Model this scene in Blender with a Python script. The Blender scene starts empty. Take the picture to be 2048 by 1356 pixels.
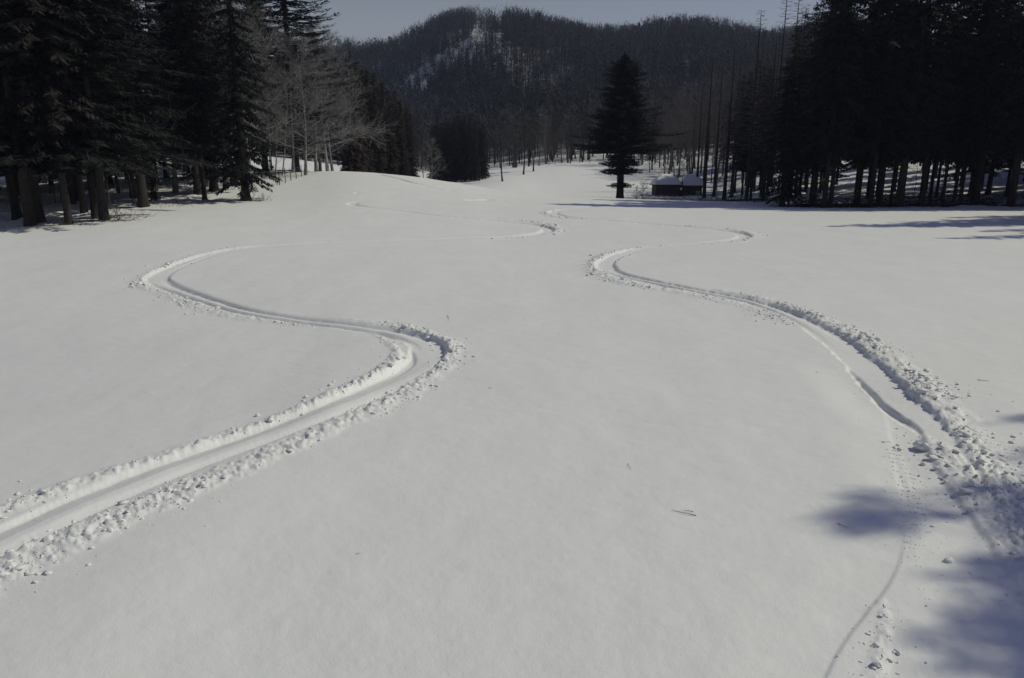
import bpy, math, random
import numpy as np
from mathutils import Vector
R = math.radians
random.seed(7); rng = np.random.default_rng(7)
SC = bpy.context.scene; COL = SC.collection

# ---------------------------------------------------------------- camera, sky, sun, exposure
CAM_H = 3.0; F = 1400.0; PITCH = math.atan((678-330)/F)
cam = bpy.data.cameras.new('camera'); cam_o = bpy.data.objects.new('camera', cam); COL.objects.link(cam_o)
cam.lens = F*36/2048; cam.sensor_width = 36; cam.clip_start = .05; cam.clip_end = 6000
cam_o.location = (0, 0, CAM_H); cam_o.rotation_euler = (math.pi/2-PITCH, 0, 0); SC.camera = cam_o
SUN_AZ = R(79); SUN_EL = R(43)          # azimuth from +Y towards +X
world = bpy.data.worlds.new('World'); SC.world = world; world.use_nodes = True
nt = world.node_tree; nt.nodes.clear()
sky = nt.nodes.new('ShaderNodeTexSky'); sky.sky_type = 'NISHITA'; sky.sun_disc = False
sky.sun_elevation = SUN_EL; sky.sun_rotation = SUN_AZ; sky.air_density = 1.0; sky.dust_density = 5.0; sky.ozone_density = 4.0; sky.altitude = 600
bg = nt.nodes.new('ShaderNodeBackground'); bg.inputs['Strength'].default_value = .05
wo = nt.nodes.new('ShaderNodeOutputWorld'); tint = nt.nodes.new('ShaderNodeMix'); tint.data_type = 'RGBA'; tint.blend_type = 'MULTIPLY'; tint.inputs[0].default_value = 1; tint.inputs[7].default_value = (.66, .76, 1.6, 1)
nt.links.new(sky.outputs[0], tint.inputs[6]); 
# pale winter haze low in the sky, the same all round the horizon and fading out upwards
tcw = nt.nodes.new('ShaderNodeTexCoord'); sep = nt.nodes.new('ShaderNodeSeparateXYZ'); nt.links.new(tcw.outputs['Generated'], sep.inputs[0])
mxz = nt.nodes.new('ShaderNodeMath'); mxz.operation = 'MAXIMUM'; mxz.inputs[1].default_value = 0; nt.links.new(sep.outputs[2], mxz.inputs[0])
mul = nt.nodes.new('ShaderNodeMath'); mul.operation = 'MULTIPLY'; mul.inputs[1].default_value = -3.6; nt.links.new(mxz.outputs[0], mul.inputs[0])
ex = nt.nodes.new('ShaderNodeMath'); ex.operation = 'EXPONENT'; nt.links.new(mul.outputs[0], ex.inputs[0])
hz = nt.nodes.new('ShaderNodeMix'); hz.data_type = 'RGBA'; hz.blend_type = 'ADD'; hz.inputs[7].default_value = (16, 17, 12, 1)
nt.links.new(ex.outputs[0], hz.inputs[0]); nt.links.new(tint.outputs[2], hz.inputs[6]); nt.links.new(hz.outputs[2], bg.inputs[0]); nt.links.new(bg.outputs[0], wo.inputs[0])
sl = bpy.data.lights.new('sun', 'SUN'); sl.energy = 4.6; sl.angle = R(.53); sl.color = (1, .975, .75)
so = bpy.data.objects.new('sun', sl); COL.objects.link(so)
SUND = Vector((math.sin(SUN_AZ)*math.cos(SUN_EL), math.cos(SUN_AZ)*math.cos(SUN_EL), math.sin(SUN_EL)))
so.rotation_euler = SUND.to_track_quat('Z', 'Y').to_euler(); so.location = (60, 20, 60)
SC.view_settings.view_transform = 'Standard'; SC.view_settings.look = 'None'
SC.view_settings.gamma = 1; SC.view_settings.use_curve_mapping = False; SC.view_settings.exposure = -1.03
HAZE = .00032
SC.render.engine = 'CYCLES'
SC.cycles.max_bounces = 5; SC.cycles.diffuse_bounces = 3; SC.cycles.transparent_max_bounces = 4; SC.cycles.volume_bounces = 0

# ---------------------------------------------------------------- helpers
def tag(o, label=None, cat=None, group=None, kind=None):
    if label: o['label'] = label
    if cat: o['category'] = cat
    if group: o['group'] = group
    if kind: o['kind'] = kind
    return o
def empty(name, loc, rz=0, parent=None):
    o = bpy.data.objects.new(name, None); COL.objects.link(o); o.location = loc; o.rotation_euler = (0, 0, rz); o.empty_display_size = .3
    return o
def link(name, me, parent=None, loc=None):
    o = bpy.data.objects.new(name, me); COL.objects.link(o)
    if parent: o.parent = parent
    if loc is not None: o.location = loc
    return o
def mesh_np(name, v, f, mat, smooth=False):
    """v (n,3), f (m,k) arrays, all faces of the same k"""
    v = np.asarray(v, np.float32); f = np.asarray(f, np.int32); m, k = f.shape
    me = bpy.data.meshes.new(name); me.vertices.add(len(v)); me.vertices.foreach_set('co', v.ravel())
    me.loops.add(m*k); me.loops.foreach_set('vertex_index', f.ravel())
    me.polygons.add(m); me.polygons.foreach_set('loop_start', np.arange(0, m*k, k, dtype=np.int32))
    if smooth: me.polygons.foreach_set('use_smooth', np.ones(m, bool))
    me.update(calc_edges=True); me.materials.append(mat); return me
class MB:
    """collects quads (as 4-index faces; a triangle repeats no vertex but uses two half quads)"""
    def __init__(s): s.v = []; s.f = []
    def quad(s, a, b, c, d):
        i = len(s.v); s.v += [a, b, c, d]; s.f.append((i, i+1, i+2, i+3))
    def tube(s, pts, rad, n=5, cap=False):
        base = len(s.v)
        for i, p in enumerate(pts):
            p = Vector(p); q = Vector(pts[min(i+1, len(pts)-1)]); o = Vector(pts[max(i-1, 0)])
            d = (q-o).normalized() if (q-o).length > 1e-6 else Vector((0, 0, 1))
            a = d.cross(Vector((.31, .94, .12))).normalized(); b = d.cross(a)
            for k in range(n):
                t = 2*math.pi*k/n; s.v.append(tuple(p+(a*math.cos(t)+b*math.sin(t))*rad[i]))
        for i in range(len(pts)-1):
            for k in range(n):
                s.f.append((base+i*n+k, base+i*n+(k+1) % n, base+(i+1)*n+(k+1) % n, base+(i+1)*n+k))
        if cap:
            for e in (0, len(pts)-1):
                c = len(s.v); s.v.append(tuple(pts[e]))
                for k in range(n): s.f.append((c, base+e*n+k, base+e*n+(k+1) % n))
    def box(s, c, d, rz=0):
        base = len(s.v); ca, sa = math.cos(rz), math.sin(rz)
        for z in (-.5, .5):
            for x, y in ((-.5, -.5), (.5, -.5), (.5, .5), (-.5, .5)):
                X, Y = x*d[0], y*d[1]; s.v.append((c[0]+X*ca-Y*sa, c[1]+X*sa+Y*ca, c[2]+z*d[2]))
        for q in ((3, 2, 1, 0), (4, 5, 6, 7), (0, 1, 5, 4), (1, 2, 6, 5), (2, 3, 7, 6), (3, 0, 4, 7)): s.f.append(tuple(base+k for k in q))
    def mesh(s, name, mat, smooth=False):
        me = bpy.data.meshes.new(name); me.from_pydata(s.v, [], s.f); me.materials.append(mat)
        if smooth: me.polygons.foreach_set('use_smooth', [True]*len(me.polygons))
        me.update(); return me
# value noise ---------------------------------------------------
def _hash(ix, iy, seed):
    h = (ix.astype(np.int64)*374761393 + iy.astype(np.int64)*668265263 + seed*974634777) & 0xffffffff
    h = ((h ^ (h >> 13))*1274126177) & 0xffffffff
    h = h ^ (h >> 16)
    return (h & 0xffffff)/float(0xffffff)
def vnoise(x, y, seed=0):
    ix = np.floor(x); iy = np.floor(y); fx = x-ix; fy = y-iy
    fx = fx*fx*fx*(fx*(fx*6-15)+10); fy = fy*fy*fy*(fy*(fy*6-15)+10)
    a = _hash(ix, iy, seed); b = _hash(ix+1, iy, seed); c = _hash(ix, iy+1, seed); d = _hash(ix+1, iy+1, seed)
    return (a*(1-fx)+b*fx)*(1-fy)+(c*(1-fx)+d*fx)*fy*1.0
def fbm(x, y, o=4, seed=0):
    r = 0; a = 1; t = 0
    for k in range(o):
        r = r+a*(vnoise(x, y, seed+k)*2-1); t += a; a *= .5; x = x*2.03+13.7; y = y*2.03-7.1
    return r/t
def worley(x, y, seed=0):
    ix = np.floor(x); iy = np.floor(y); d1 = np.full(x.shape, 9.); h = np.zeros(x.shape)
    for a in (-1, 0, 1):
        for b in (-1, 0, 1):
            cx = ix+a; cy = iy+b; px = cx+_hash(cx, cy, seed); py = cy+_hash(cx, cy, seed+5)
            d = np.hypot(x-px, y-py); m = d < d1; d1 = np.where(m, d, d1); h = np.where(m, _hash(cx, cy, seed+9), h)
    return d1, h

# ---------------------------------------------------------------- materials
def mat(name, col, rough=.9, var=.0, scale=2.0, bump=0, bscale=20, col2=None, spec=.2, objvar=0., dist=.02):
    m = bpy.data.materials.new(name); m.use_nodes = True; n = m.node_tree; b = n.nodes['Principled BSDF']
    b.inputs['Roughness'].default_value = rough; b.inputs['Specular IOR Level'].default_value = spec
    tc = n.nodes.new('ShaderNodeTexCoord'); geo = n.nodes.new('ShaderNodeNewGeometry')
    no = n.nodes.new('ShaderNodeTexNoise'); no.inputs['Scale'].default_value = scale; no.inputs['Detail'].default_value = 4
    n.links.new(tc.outputs['Object'], no.inputs['Vector'])
    mx = n.nodes.new('ShaderNodeMix'); mx.data_type = 'RGBA'
    c2 = col2 or tuple(c*(1-var) for c in col)
    mx.inputs[6].default_value = (*c2, 1); mx.inputs[7].default_value = (*col, 1)
    rp = n.nodes.new('ShaderNodeMapRange'); rp.inputs[1].default_value = .35; rp.inputs[2].default_value = .65
    n.links.new(no.outputs[0], rp.inputs[0]); n.links.new(rp.outputs[0], mx.inputs[0])
    out = mx.outputs[2]
    if objvar:
        oi = n.nodes.new('ShaderNodeObjectInfo'); hs = n.nodes.new('ShaderNodeHueSaturation')
        mr = n.nodes.new('ShaderNodeMapRange'); mr.inputs[3].default_value = 1-objvar; mr.inputs[4].default_value = 1+objvar
        n.links.new(oi.outputs['Random'], mr.inputs[0]); n.links.new(mr.outputs[0], hs.inputs['Value']); n.links.new(out, hs.inputs['Color']); out = hs.outputs[0]
    n.links.new(out, b.inputs['Base Color'])
    if bump:
        nb = n.nodes.new('ShaderNodeTexNoise'); nb.inputs['Scale'].default_value = bscale; nb.inputs['Detail'].default_value = 5
        n.links.new(tc.outputs['Object'], nb.inputs['Vector'])
        bp = n.nodes.new('ShaderNodeBump'); bp.inputs['Strength'].default_value = bump; bp.inputs['Distance'].default_value = dist
        n.links.new(nb.outputs[0], bp.inputs['Height']); n.links.new(bp.outputs[0], b.inputs['Normal'])
    return m
M_SNOW = mat('snow', (.83, .83, .81), .65, .03, .6, .25, 60, spec=.25, dist=.01)
M_CLOD = mat('broken_snow', (.83, .83, .82), .6, .04, 8, .3, 90, dist=.006)
M_LITTER = mat('snow_with_leaf_litter', (.62, .63, .66), .85, 0, .45, .5, 2, col2=(.10, .09, .085), dist=.3)
M_BARK = mat('bark', (.036, .031, .03), .9, 0, 9, .8, 14, col2=(.025, .021, .02), objvar=.25)
M_BARKR = mat('reddish_bark', (.13, .07, .05), .9, 0, 9, .8, 14, col2=(.05, .03, .025))
M_PALE = mat('pale_bark', (.30, .29, .285), .85, 0, 3, .3, 14, col2=(.14, .13, .125), objvar=.2)
M_FIR = mat('fir_needles', (.020, .025, .020), .85, 0, 1.1, col2=(.010, .013, .011), objvar=.2)
M_FIRG = mat('greyish_fir_needles', (.024, .025, .023), .8, 0, .7, col2=(.02, .021, .019), objvar=.2)
M_CED = mat('cedar_needles', (.06, .042, .030), .8, 0, .9, col2=(.022, .018, .015), objvar=.2)
M_CEDD = mat('dark_cedar_needles', (.03, .026, .022), .8, 0, .9, col2=(.014, .013, .013), objvar=.2)
M_PINE = mat('pine_needles', (.05, .052, .038), .8, 0, 1.2, col2=(.022, .025, .02), objvar=.2)
M_TWIG = mat('twigs', (.13, .115, .105), .9, 0, 2, col2=(.07, .06, .058), objvar=.2)
M_FARTW = mat('far_twigs', (.06, .056, .058), .9, 0, .05, col2=(.04, .036, .037))
M_FARCO = mat('far_conifer_needles', (.035, .036, .030), .9, 0, .05, col2=(.018, .019, .018))
M_WALL = mat('weathered_boards', (.085, .06, .05), .85, 0, 4, .5, 20, col2=(.04, .03, .028))
M_WALLR = mat('red_brown_boards', (.085, .045, .038), .85, 0, 4, .5, 20, col2=(.05, .028, .026))
M_PANEL = mat('pale_metal_sheet', (.30, .32, .36), .5, .2, 3)
M_GLASS = mat('dark_window_glass', (.03, .035, .045), .12, .2, 2, spec=.6)
M_SIGN = mat('white_painted_disc', (.8, .8, .78), .6, .05, 3)
M_WIRE = mat('wire', (.12, .12, .12), .5, .1, 3)

# ---------------------------------------------------------------- terrain table: picture height of the ground at a distance
cP, sP = math.cos(PITCH), math.sin(PITCH)
def z_of(py, D):
    v = (678-py)/F; t = D/(cP+v*sP); return CAM_H+t*(-sP+v*cP)
PX = [-1600, -600, 0, 250, 485, 600, 690, 800, 920, 1000, 1100, 1240, 1400, 1600, 1850, 2100, 2700, 3600]
TAB = [  # D, kind, values
 (4,  'z', [-.5, -.35, -.15, -.06, 0, 0, 0, 0, 0, 0, 0, 0, 0, 0, 0, 0, 0, 0]),
 (12, 'z', [-1.2, -.8, -.35, -.2, -.1, -.05, 0, 0, 0, 0, 0, 0, 0, 0, 0, 0, .1, .2]),  # left foreground made to fall away from the sun, added to darken that side
 (20, 'z', [-.2, -.1, .0, .05, .08, .1, .1, .1, .07, .04, 0, 0, 0, 0, 0, 0, .2, .5]),
 (30, 'z', [.9, .7, .5, .6, .5, .42, .38, .3, .2, .1, .05, 0, 0, 0, 0, 0, .5, 1.5]),
 (45, 'y', [380, 395, 398, 393, 389, 388, 386, 392, 400, 406, 411, 415, 418, 420, 421, 420, 400, 370]),
 (60, 'y', [350, 380, 375, 360, 350, 345, 343, 350, 367, 380, 390, 396, 402, 409, 404, 396, 370, 330]),
 (75, 'y', [340, 370, 368, 352, 345, 344, 348, 357, 373, 384, 395, 399, 405, 396, 385, 372, 345, 300]),
 (90, 'y', [330, 350, 345, 340, 338, 343, 350, 360, 373, 377, 388, 394, 397, 382, 362, 345, 310, 280]),
 (110,'y', [310, 330, 330, 332, 333, 340, 350, 358, 367, 362, 370, 376, 380, 356, 328, 305, 280, 250]),
 (140,'y', [290, 300, 310, 315, 320, 328, 340, 350, 350, 341, 336, 340, 338, 312, 282, 255, 240, 210]),
 (180,'y', [270, 280, 290, 292, 300, 312, 325, 330, 335, 326, 314, 308, 298, 268, 238, 210, 190, 170]),
 (240,'y', [230, 240, 250, 252, 260, 270, 280, 288, 280, 262, 246, 238, 225, 205, 180, 155, 140, 120]),
 (320,'y', [180, 190, 200, 205, 210, 212, 215, 203, 132, 90, 114, 128, 130, 126, 118, 110, 98, 98]),
 (400,'y', [160, 155, 145, 138, 132, 130, 127, 108, 50, 74, 84, 91, 89, 84, 78, 72, 66, 70]),
 (480,'y', [180, 175, 170, 165, 160, 155, 150, 145, 105, 108, 115, 120, 120, 115, 90, 85, 80, 80]),
 (700,'y', [220, 220, 220, 220, 220, 215, 210, 200, 190, 190, 190, 190, 190, 190, 190, 190, 190, 190]),
 (3000,'y',[322]*18)]
def pchip(x, y, xi):
    x = np.asarray(x, float); y = np.asarray(y, float); h = np.diff(x); d = np.diff(y)/h; m = np.zeros_like(y)
    m[1:-1] = (d[:-1]*h[1:]+d[1:]*h[:-1])/(h[:-1]+h[1:]); m[0] = d[0]; m[-1] = d[-1]
    i = np.clip(np.searchsorted(x, xi)-1, 0, len(x)-2); t = (xi-x[i])/h[i]
    return (2*t**3-3*t**2+1)*y[i]+(t**3-2*t**2+t)*h[i]*m[i]+(-2*t**3+3*t**2)*y[i+1]+(t**3-t**2)*h[i]*m[i+1]
NA, NB = 1300, 900
GA = np.linspace(PX[0], PX[-1], NA); DL = np.log([r[0] for r in TAB]); GB = np.linspace(DL[0], DL[-1], NB)
ZT = np.array([[v if k == 'z' else z_of(v, D) for v in vals] for D, k, vals in TAB])
_r = np.array([pchip(PX, row, GA) for row in ZT])
GRID = np.array([pchip(DL, _r[:, j], GB) for j in range(NA)]).T
for _ in range(10):
    GRID[1:-1] = (GRID[:-2]+2*GRID[1:-1]+GRID[2:])/4; GRID[:, 1:-1] = (GRID[:, :-2]+2*GRID[:, 1:-1]+GRID[:, 2:])/4
KX = F*1.03
def base_h(X, Y):
    X = np.asarray(X, float); Y = np.asarray(Y, float)
    Yc = np.maximum(np.where(Y > 8, Y, 8-(8-Y)*.0), 4.001)
    a = np.clip(1024+KX*X/(Yc+np.maximum(0, 12-Y)*.6), PX[0], PX[-1]-1); b = np.log(np.clip(np.hypot(Yc, 0), 4.01, 2990))
    fa = (a-GA[0])/(GA[1]-GA[0]); fb = (b-GB[0])/(GB[1]-GB[0])
    ia = np.clip(fa.astype(int), 0, NA-2); ib = np.clip(fb.astype(int), 0, NB-2); fa = fa-ia; fb = fb-ib
    z = (GRID[ib, ia]*(1-fa)+GRID[ib, ia+1]*fa)*(1-fb)+(GRID[ib+1, ia]*(1-fa)+GRID[ib+1, ia+1]*fa)*fb
    back = np.clip((-Y)/6, 0, 1); back = back*back*(3-2*back)
    z = z*(1-back)
    r = np.hypot(X, Y)
    z = z+.05*fbm(X*.12, Y*.12, 3, 3)*np.clip(r/8, .2, 1)
    far = np.clip((r-170)/120, 0, 1)
    z = z+far*(7*fbm(X*.022+3, Y*.016, 4, 21))
    return z
# the woods' uneven floor starts outside the open field
def wood_mask(X, Y):
    """0 on the open field, 1 inside the woods"""
    px = 1024+KX*X/np.maximum(Y, 1.)
    lx = np.interp(Y, [0, 20, 27, 30, 36, 42, 46, 60, 75, 100, 130, 160], [-26, -24, -22, -19.5, -19, -16.5, -18, -17, -18, -9, -4, 4])
    rx = np.interp(Y, [0, 12, 30, 46, 52, 60, 72, 85, 110, 150, 170], [19, 22, 33, 36, 21, 16, 19, 21, 22, 22, 20])
    m = np.maximum(np.clip((lx-X)/2.5, 0, 1), np.clip((X-rx)/2.5, 0, 1))
    m = np.maximum(m, np.clip((np.hypot(X, Y)-168)/10, 0, 1))
    return m
def micro(X, Y):
    w = wood_mask(X, Y)
    z = w*(.16*fbm(X*.7, Y*.7, 4, 31)+.05*fbm(X*3, Y*3, 2, 37))
    z = z+.014*fbm(X*.9, Y*.5, 3, 41)+.005*fbm(X*4, Y*6, 3, 43)+.0012*fbm(X*22, Y*22, 2, 45)
    return z
def ground(x, y):
    X = np.array([x]); Y = np.array([y]); return float(base_h(X, Y)[0]+micro(X, Y)[0])
def pix(px, py, hfun=base_h):
    u = (px-1024)/F; v = (678-py)/F; d = np.array([u, cP+v*sP, -sP+v*cP])
    t = np.exp(np.linspace(math.log(2.2), math.log(420), 3000)); X = d[0]*t; Y = d[1]*t; Z = CAM_H+d[2]*t
    g = hfun(X, Y); k = np.argmax(Z < g)
    if k == 0: k = len(t)-1
    return np.array([X[k], Y[k]])
def spot(px, D): return (px-1024)/KX*D, D

# ---------------------------------------------------------------- ski tracks: lines in the snow
def path(pts, step=.12):
    w = np.array([pix(a, b) for a, b, *_ in pts]); ex = np.array([p[2:] for p in pts], float) if len(pts[0]) > 2 else np.zeros((len(pts), 0))
    n = len(w); s = np.concatenate([[0], np.cumsum(np.hypot(*np.diff(w, axis=0).T))])
    ss = np.arange(0, s[-1], step)
    P = np.stack([pchip(s, w[:, 0], ss), pchip(s, w[:, 1], ss)], 1)
    E = np.stack([np.interp(ss, s, ex[:, k]) for k in range(ex.shape[1])], 1) if ex.shape[1] else None
    for _ in range(6): P[1:-1] = (P[:-2]+2*P[1:-1]+P[2:])/4
    return P, E
# px, py, half width of the floor, depth, two-rut factor
L_TR = path([(-260, 1195, .26, .10, 0), (-120, 1132, .26, .10, 0), (0, 1078, .26, .10, 0), (150, 1010, .26, .10, 0), (300, 948, .25, .10, 0), (450, 893, .25, .10, 0), (600, 838, .25, .10, 0), (720, 790, .26, .11, 0),
 (800, 752, .28, .12, 0), (845, 720, .3, .12, 0), (858, 698, .3, .11, 0), (845, 680, .28, .1, .2), (800, 667, .25, .09, .8), (720, 654, .22, .08, 1), (600, 640, .22, .08, 1), (500, 624, .23, .09, 1), (420, 602, .25, .11, 1),
 (355, 580, .26, .12, .8), (322, 566, .28, .12, .3), (312, 556, .3, .1, 0), (325, 545, .28, .09, 0), (370, 525, .25, .08, .3), (420, 508, .24, .08, .6), (480, 497, .22, .07, .8), (560, 491, .2, .04, 1), (700, 484, .2, .03, 1),
 (850, 479, .2, .04, 1), (1000, 475, .22, .06, 1), (1060, 470, .25, .1, .5), (1092, 463, .28, .12, 0), (1096, 457, .28, .12, 0), (1070, 450, .25, .1, .5), (1000, 443, .22, .08, 1), (900, 434, .22, .1, 1), (800, 422, .22, .1, 1), (725, 413, .22, .1, 1), (703, 408, .25, .1, 0), (715, 404, .2, .04, 0), (760, 402, .2, .0, 0)])
R_TR = path([(1960, 955, .03, .0, 0), (1925, 910, .05, .01, 0), (1885, 872, .13, .03, 0), (1833, 826, .25, .07, 0), (1790, 790, .26, .10, 0), (1745, 745, .27, .10, 0), (1695, 700, .26, .10, 0), (1645, 662, .25, .1, .2), (1580, 628, .24, .1, .6), (1500, 602, .22, .09, 1), (1400, 582, .22, .09, 1),
 (1300, 562, .22, .1, 1), (1240, 548, .24, .11, .6), (1212, 534, .28, .12, 0), (1214, 521, .28, .11, 0), (1240, 508, .25, .08, .2), (1300, 495, .22, .05, 1), (1400, 487, .22, .04, 1), (1465, 480, .24, .08, .5), (1490, 472, .28, .11, 0),
 (1470, 464, .26, .11, 0), (1400, 457, .24, .09, 1), (1300, 448, .22, .08, 1), (1200, 440, .22, .09, 1), (1135, 434, .24, .11, .5), (1108, 427, .26, .11, 0), (1122, 420, .24, .07, .5), (1180, 414, .22, .05, 1), (1240, 408, .2, .04, 1), (1300, 404, .2, 0, 1)])
THIN = [path([(742, 660, .1, .0, 0), (775, 672, .1, .03, 0), (806, 692, .1, .04, 0), (818, 712, .1, .04, 0), (800, 735, .1, .03, 0), (750, 762, .1, .0, 0)]),
        path([(755, 348, .15, .12, 0), (790, 356, .15, .12, 0), (850, 370, .15, .1, 0), (940, 378, .15, .1, 0)]),
        path([(850, 374, .12, .1, 0), (930, 384, .12, .1, 0), (1010, 390, .12, .1, 0), (1120, 396, .12, .06, 0)]),
        path([(715, 386, .2, .12, 0), (760, 388, .12, .08, 0), (830, 391, .12, .08, 0), (950, 399, .12, .05, 0)]),
        path([(940, 401, .3, .1, 0), (980, 399, .3, .1, 0)])]
# ridges of broken snow: px, py, half width, height, clods per metre
RID = [
 path([(-260, 1145, .17, .07, 70), (-100, 1070, .17, .07, 70), (0, 1025, .17, .07, 70), (130, 977, .16, .07, 70), (280, 927, .15, .06, 60), (420, 880, .14, .07, 60), (540, 840, .14, .07, 60), (640, 800, .13, .08, 55), (720, 764, .14, .09, 50), (775, 735, .14, .09, 50), (800, 712, .14, .07, 50), (790, 690, .12, .06, 40), (745, 664, .08, .03, 20)]),
 path([(-260, 1295, .3, .07, 160), (-100, 1200, .3, .07, 160), (0, 1140, .3, .07, 160), (150, 1075, .28, .07, 160), (300, 1010, .27, .07, 150), (450, 947, .26, .07, 150), (560, 902, .25, .07, 140), (680, 848, .2, .07, 110), (780, 800, .22, .07, 110), (855, 752, .25, .07, 110), (893, 715, .27, .07, 90), (893, 690, .25, .08, 80), (865, 672, .2, .09, 80), (820, 657, .16, .09, 60), (740, 645, .1, .05, 20), (660, 636, .06, .02, 5)]),
 path([(680, 656, .08, .02, 10), (600, 648, .12, .03, 40), (500, 637, .2, .05, 70), (430, 622, .25, .06, 80), (370, 600, .3, .06, 80), (315, 580, .3, .06, 80), (288, 570, .3, .07, 90), (300, 553, .3, .07, 90), (345, 530, .28, .07, 80), (400, 510, .22, .06, 60), (450, 498, .16, .05, 30), (520, 490, .12, .04, 15)]),
 path([(900, 477, .15, .03, 10), (960, 478, .2, .06, 20), (1040, 474, .2, .05, 20)]),
 path([(1000, 438, .15, .06, 15), (1060, 443, .25, .08, 30), (1100, 451, .4, .1, 50), (1115, 459, .4, .08, 40), (1090, 468, .3, .06, 20)]),
 path([(2200, 1230, .4, .09, 220), (2080, 1090, .4, .09, 220), (2015, 1010, .38, .09, 220), (1965, 940, .36, .09, 220), (1920, 880, .34, .08, 200), (1878, 820, .3, .08, 180), (1825, 757, .26, .08, 160), (1752, 697, .23, .08, 130), (1668, 650, .2, .08, 100), (1590, 618, .18, .1, 80), (1520, 597, .14, .08, 50), (1430, 580, .1, .05, 20)]),
 path([(1625, 655, .1, .02, 30), (1590, 648, .22, .04, 60), (1530, 624, .26, .05, 70), (1450, 602, .25, .05, 70), (1350, 584, .24, .06, 70), (1260, 568, .25, .07, 80), (1205, 552, .28, .08, 90), (1188, 538, .28, .08, 90), (1197, 521, .26, .08, 80), (1230, 505, .2, .07, 50), (1275, 496, .12, .05, 30), (1340, 490, .1, .02, 8)]),
 path([(1400, 489, .1, .02, 8), (1460, 484, .2, .04, 25), (1508, 472, .35, .08, 50), (1480, 461, .3, .09, 45), (1420, 455, .15, .05, 25), (1340, 450, .1, .03, 10)]),
 path([(1200, 441, .15, .05, 15), (1130, 437, .25, .07, 30), (1095, 428, .35, .09, 40), (1110, 420, .25, .07, 30), (1160, 415, .15, .05, 15)]),
 path([(1785, 880, .04, .01, 30), (1805, 930, .06, .01, 60), (1825, 1000, .07, .01, 70), (1835, 1080, .06, .006, 50), (1825, 1150, .05, .004, 40), (1850, 1200, .05, .0, 20)]),
 path([(1765, 1215, .04, .015, 60), (1775, 1270, .06, .02, 90), (1750, 1330, .07, .02, 90), (1745, 1400, .07, .02, 90)]),
 path([(1705, 745, .03, .0, 30), (1720, 780, .05, .0, 60), (1745, 805, .04, .0, 40)]),
]
# a stepped edge (scarp) on the near left of the right-hand track, and the soft crease of an older ski line
SCARP, _e = path([(1690, 722, .0), (1720, 748, .05), (1755, 778, .065), (1790, 812, .065), (1835, 842, .05), (1858, 890, .035), (1895, 960, .03), (1955, 1040, .03), (2010, 1120, .02), (2100, 1300, 0.0)], .08)
CREASE, _c = path([(1650, 1375, .012), (1680, 1310, .014), (1725, 1245, .016), (1790, 1160, .014), (1812, 1090, .006), (1803, 1010, -.006), (1787, 950, -.012), (1776, 880, -.012), (1768, 830, -.008), (1745, 780, -.006), (1715, 752, .0)], .08)

def nearest(P, X, Y, rad):
    """distance, signed side and path index of the nearest path point for every vertex within rad"""
    n = len(X); dist = np.full(n, 99.); idx = np.zeros(n, int); side = np.zeros(n); frac = np.zeros(n)
    T = np.gradient(P, axis=0); T /= np.maximum(np.hypot(T[:, 0], T[:, 1]), 1e-9)[:, None]
    for a in range(0, len(P), 10):
        S = P[a:a+10]; lo = S.min(0)-rad; hi = S.max(0)+rad
        m = np.nonzero((X > lo[0]) & (X < hi[0]) & (Y > lo[1]) & (Y < hi[1]))[0]
        if not len(m): continue
        dx = X[m, None]-S[None, :, 0]; dy = Y[m, None]-S[None, :, 1]; d = np.hypot(dx, dy); k = d.argmin(1)
        r = np.arange(len(m)); t = T[a+k]
        al = dx[r, k]*t[:, 0]+dy[r, k]*t[:, 1]; sd = t[:, 0]*dy[r, k]-t[:, 1]*dx[r, k]
        dd = np.where(np.abs(al) < .1, np.abs(sd), d[r, k]); ok = d[r, k] < dist[m]+.0
        ok = dd < dist[m]; mm = m[ok]; dist[mm] = dd[ok]; idx[mm] = a+k[ok]; side[mm] = np.sign(sd[ok]); frac[mm] = al[ok]
    return dist, side, idx
def sstep(a, b, x):
    t = np.clip((x-a)/(b-a), 0, 1); return t*t*(3-2*t)
RK = .62
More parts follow.
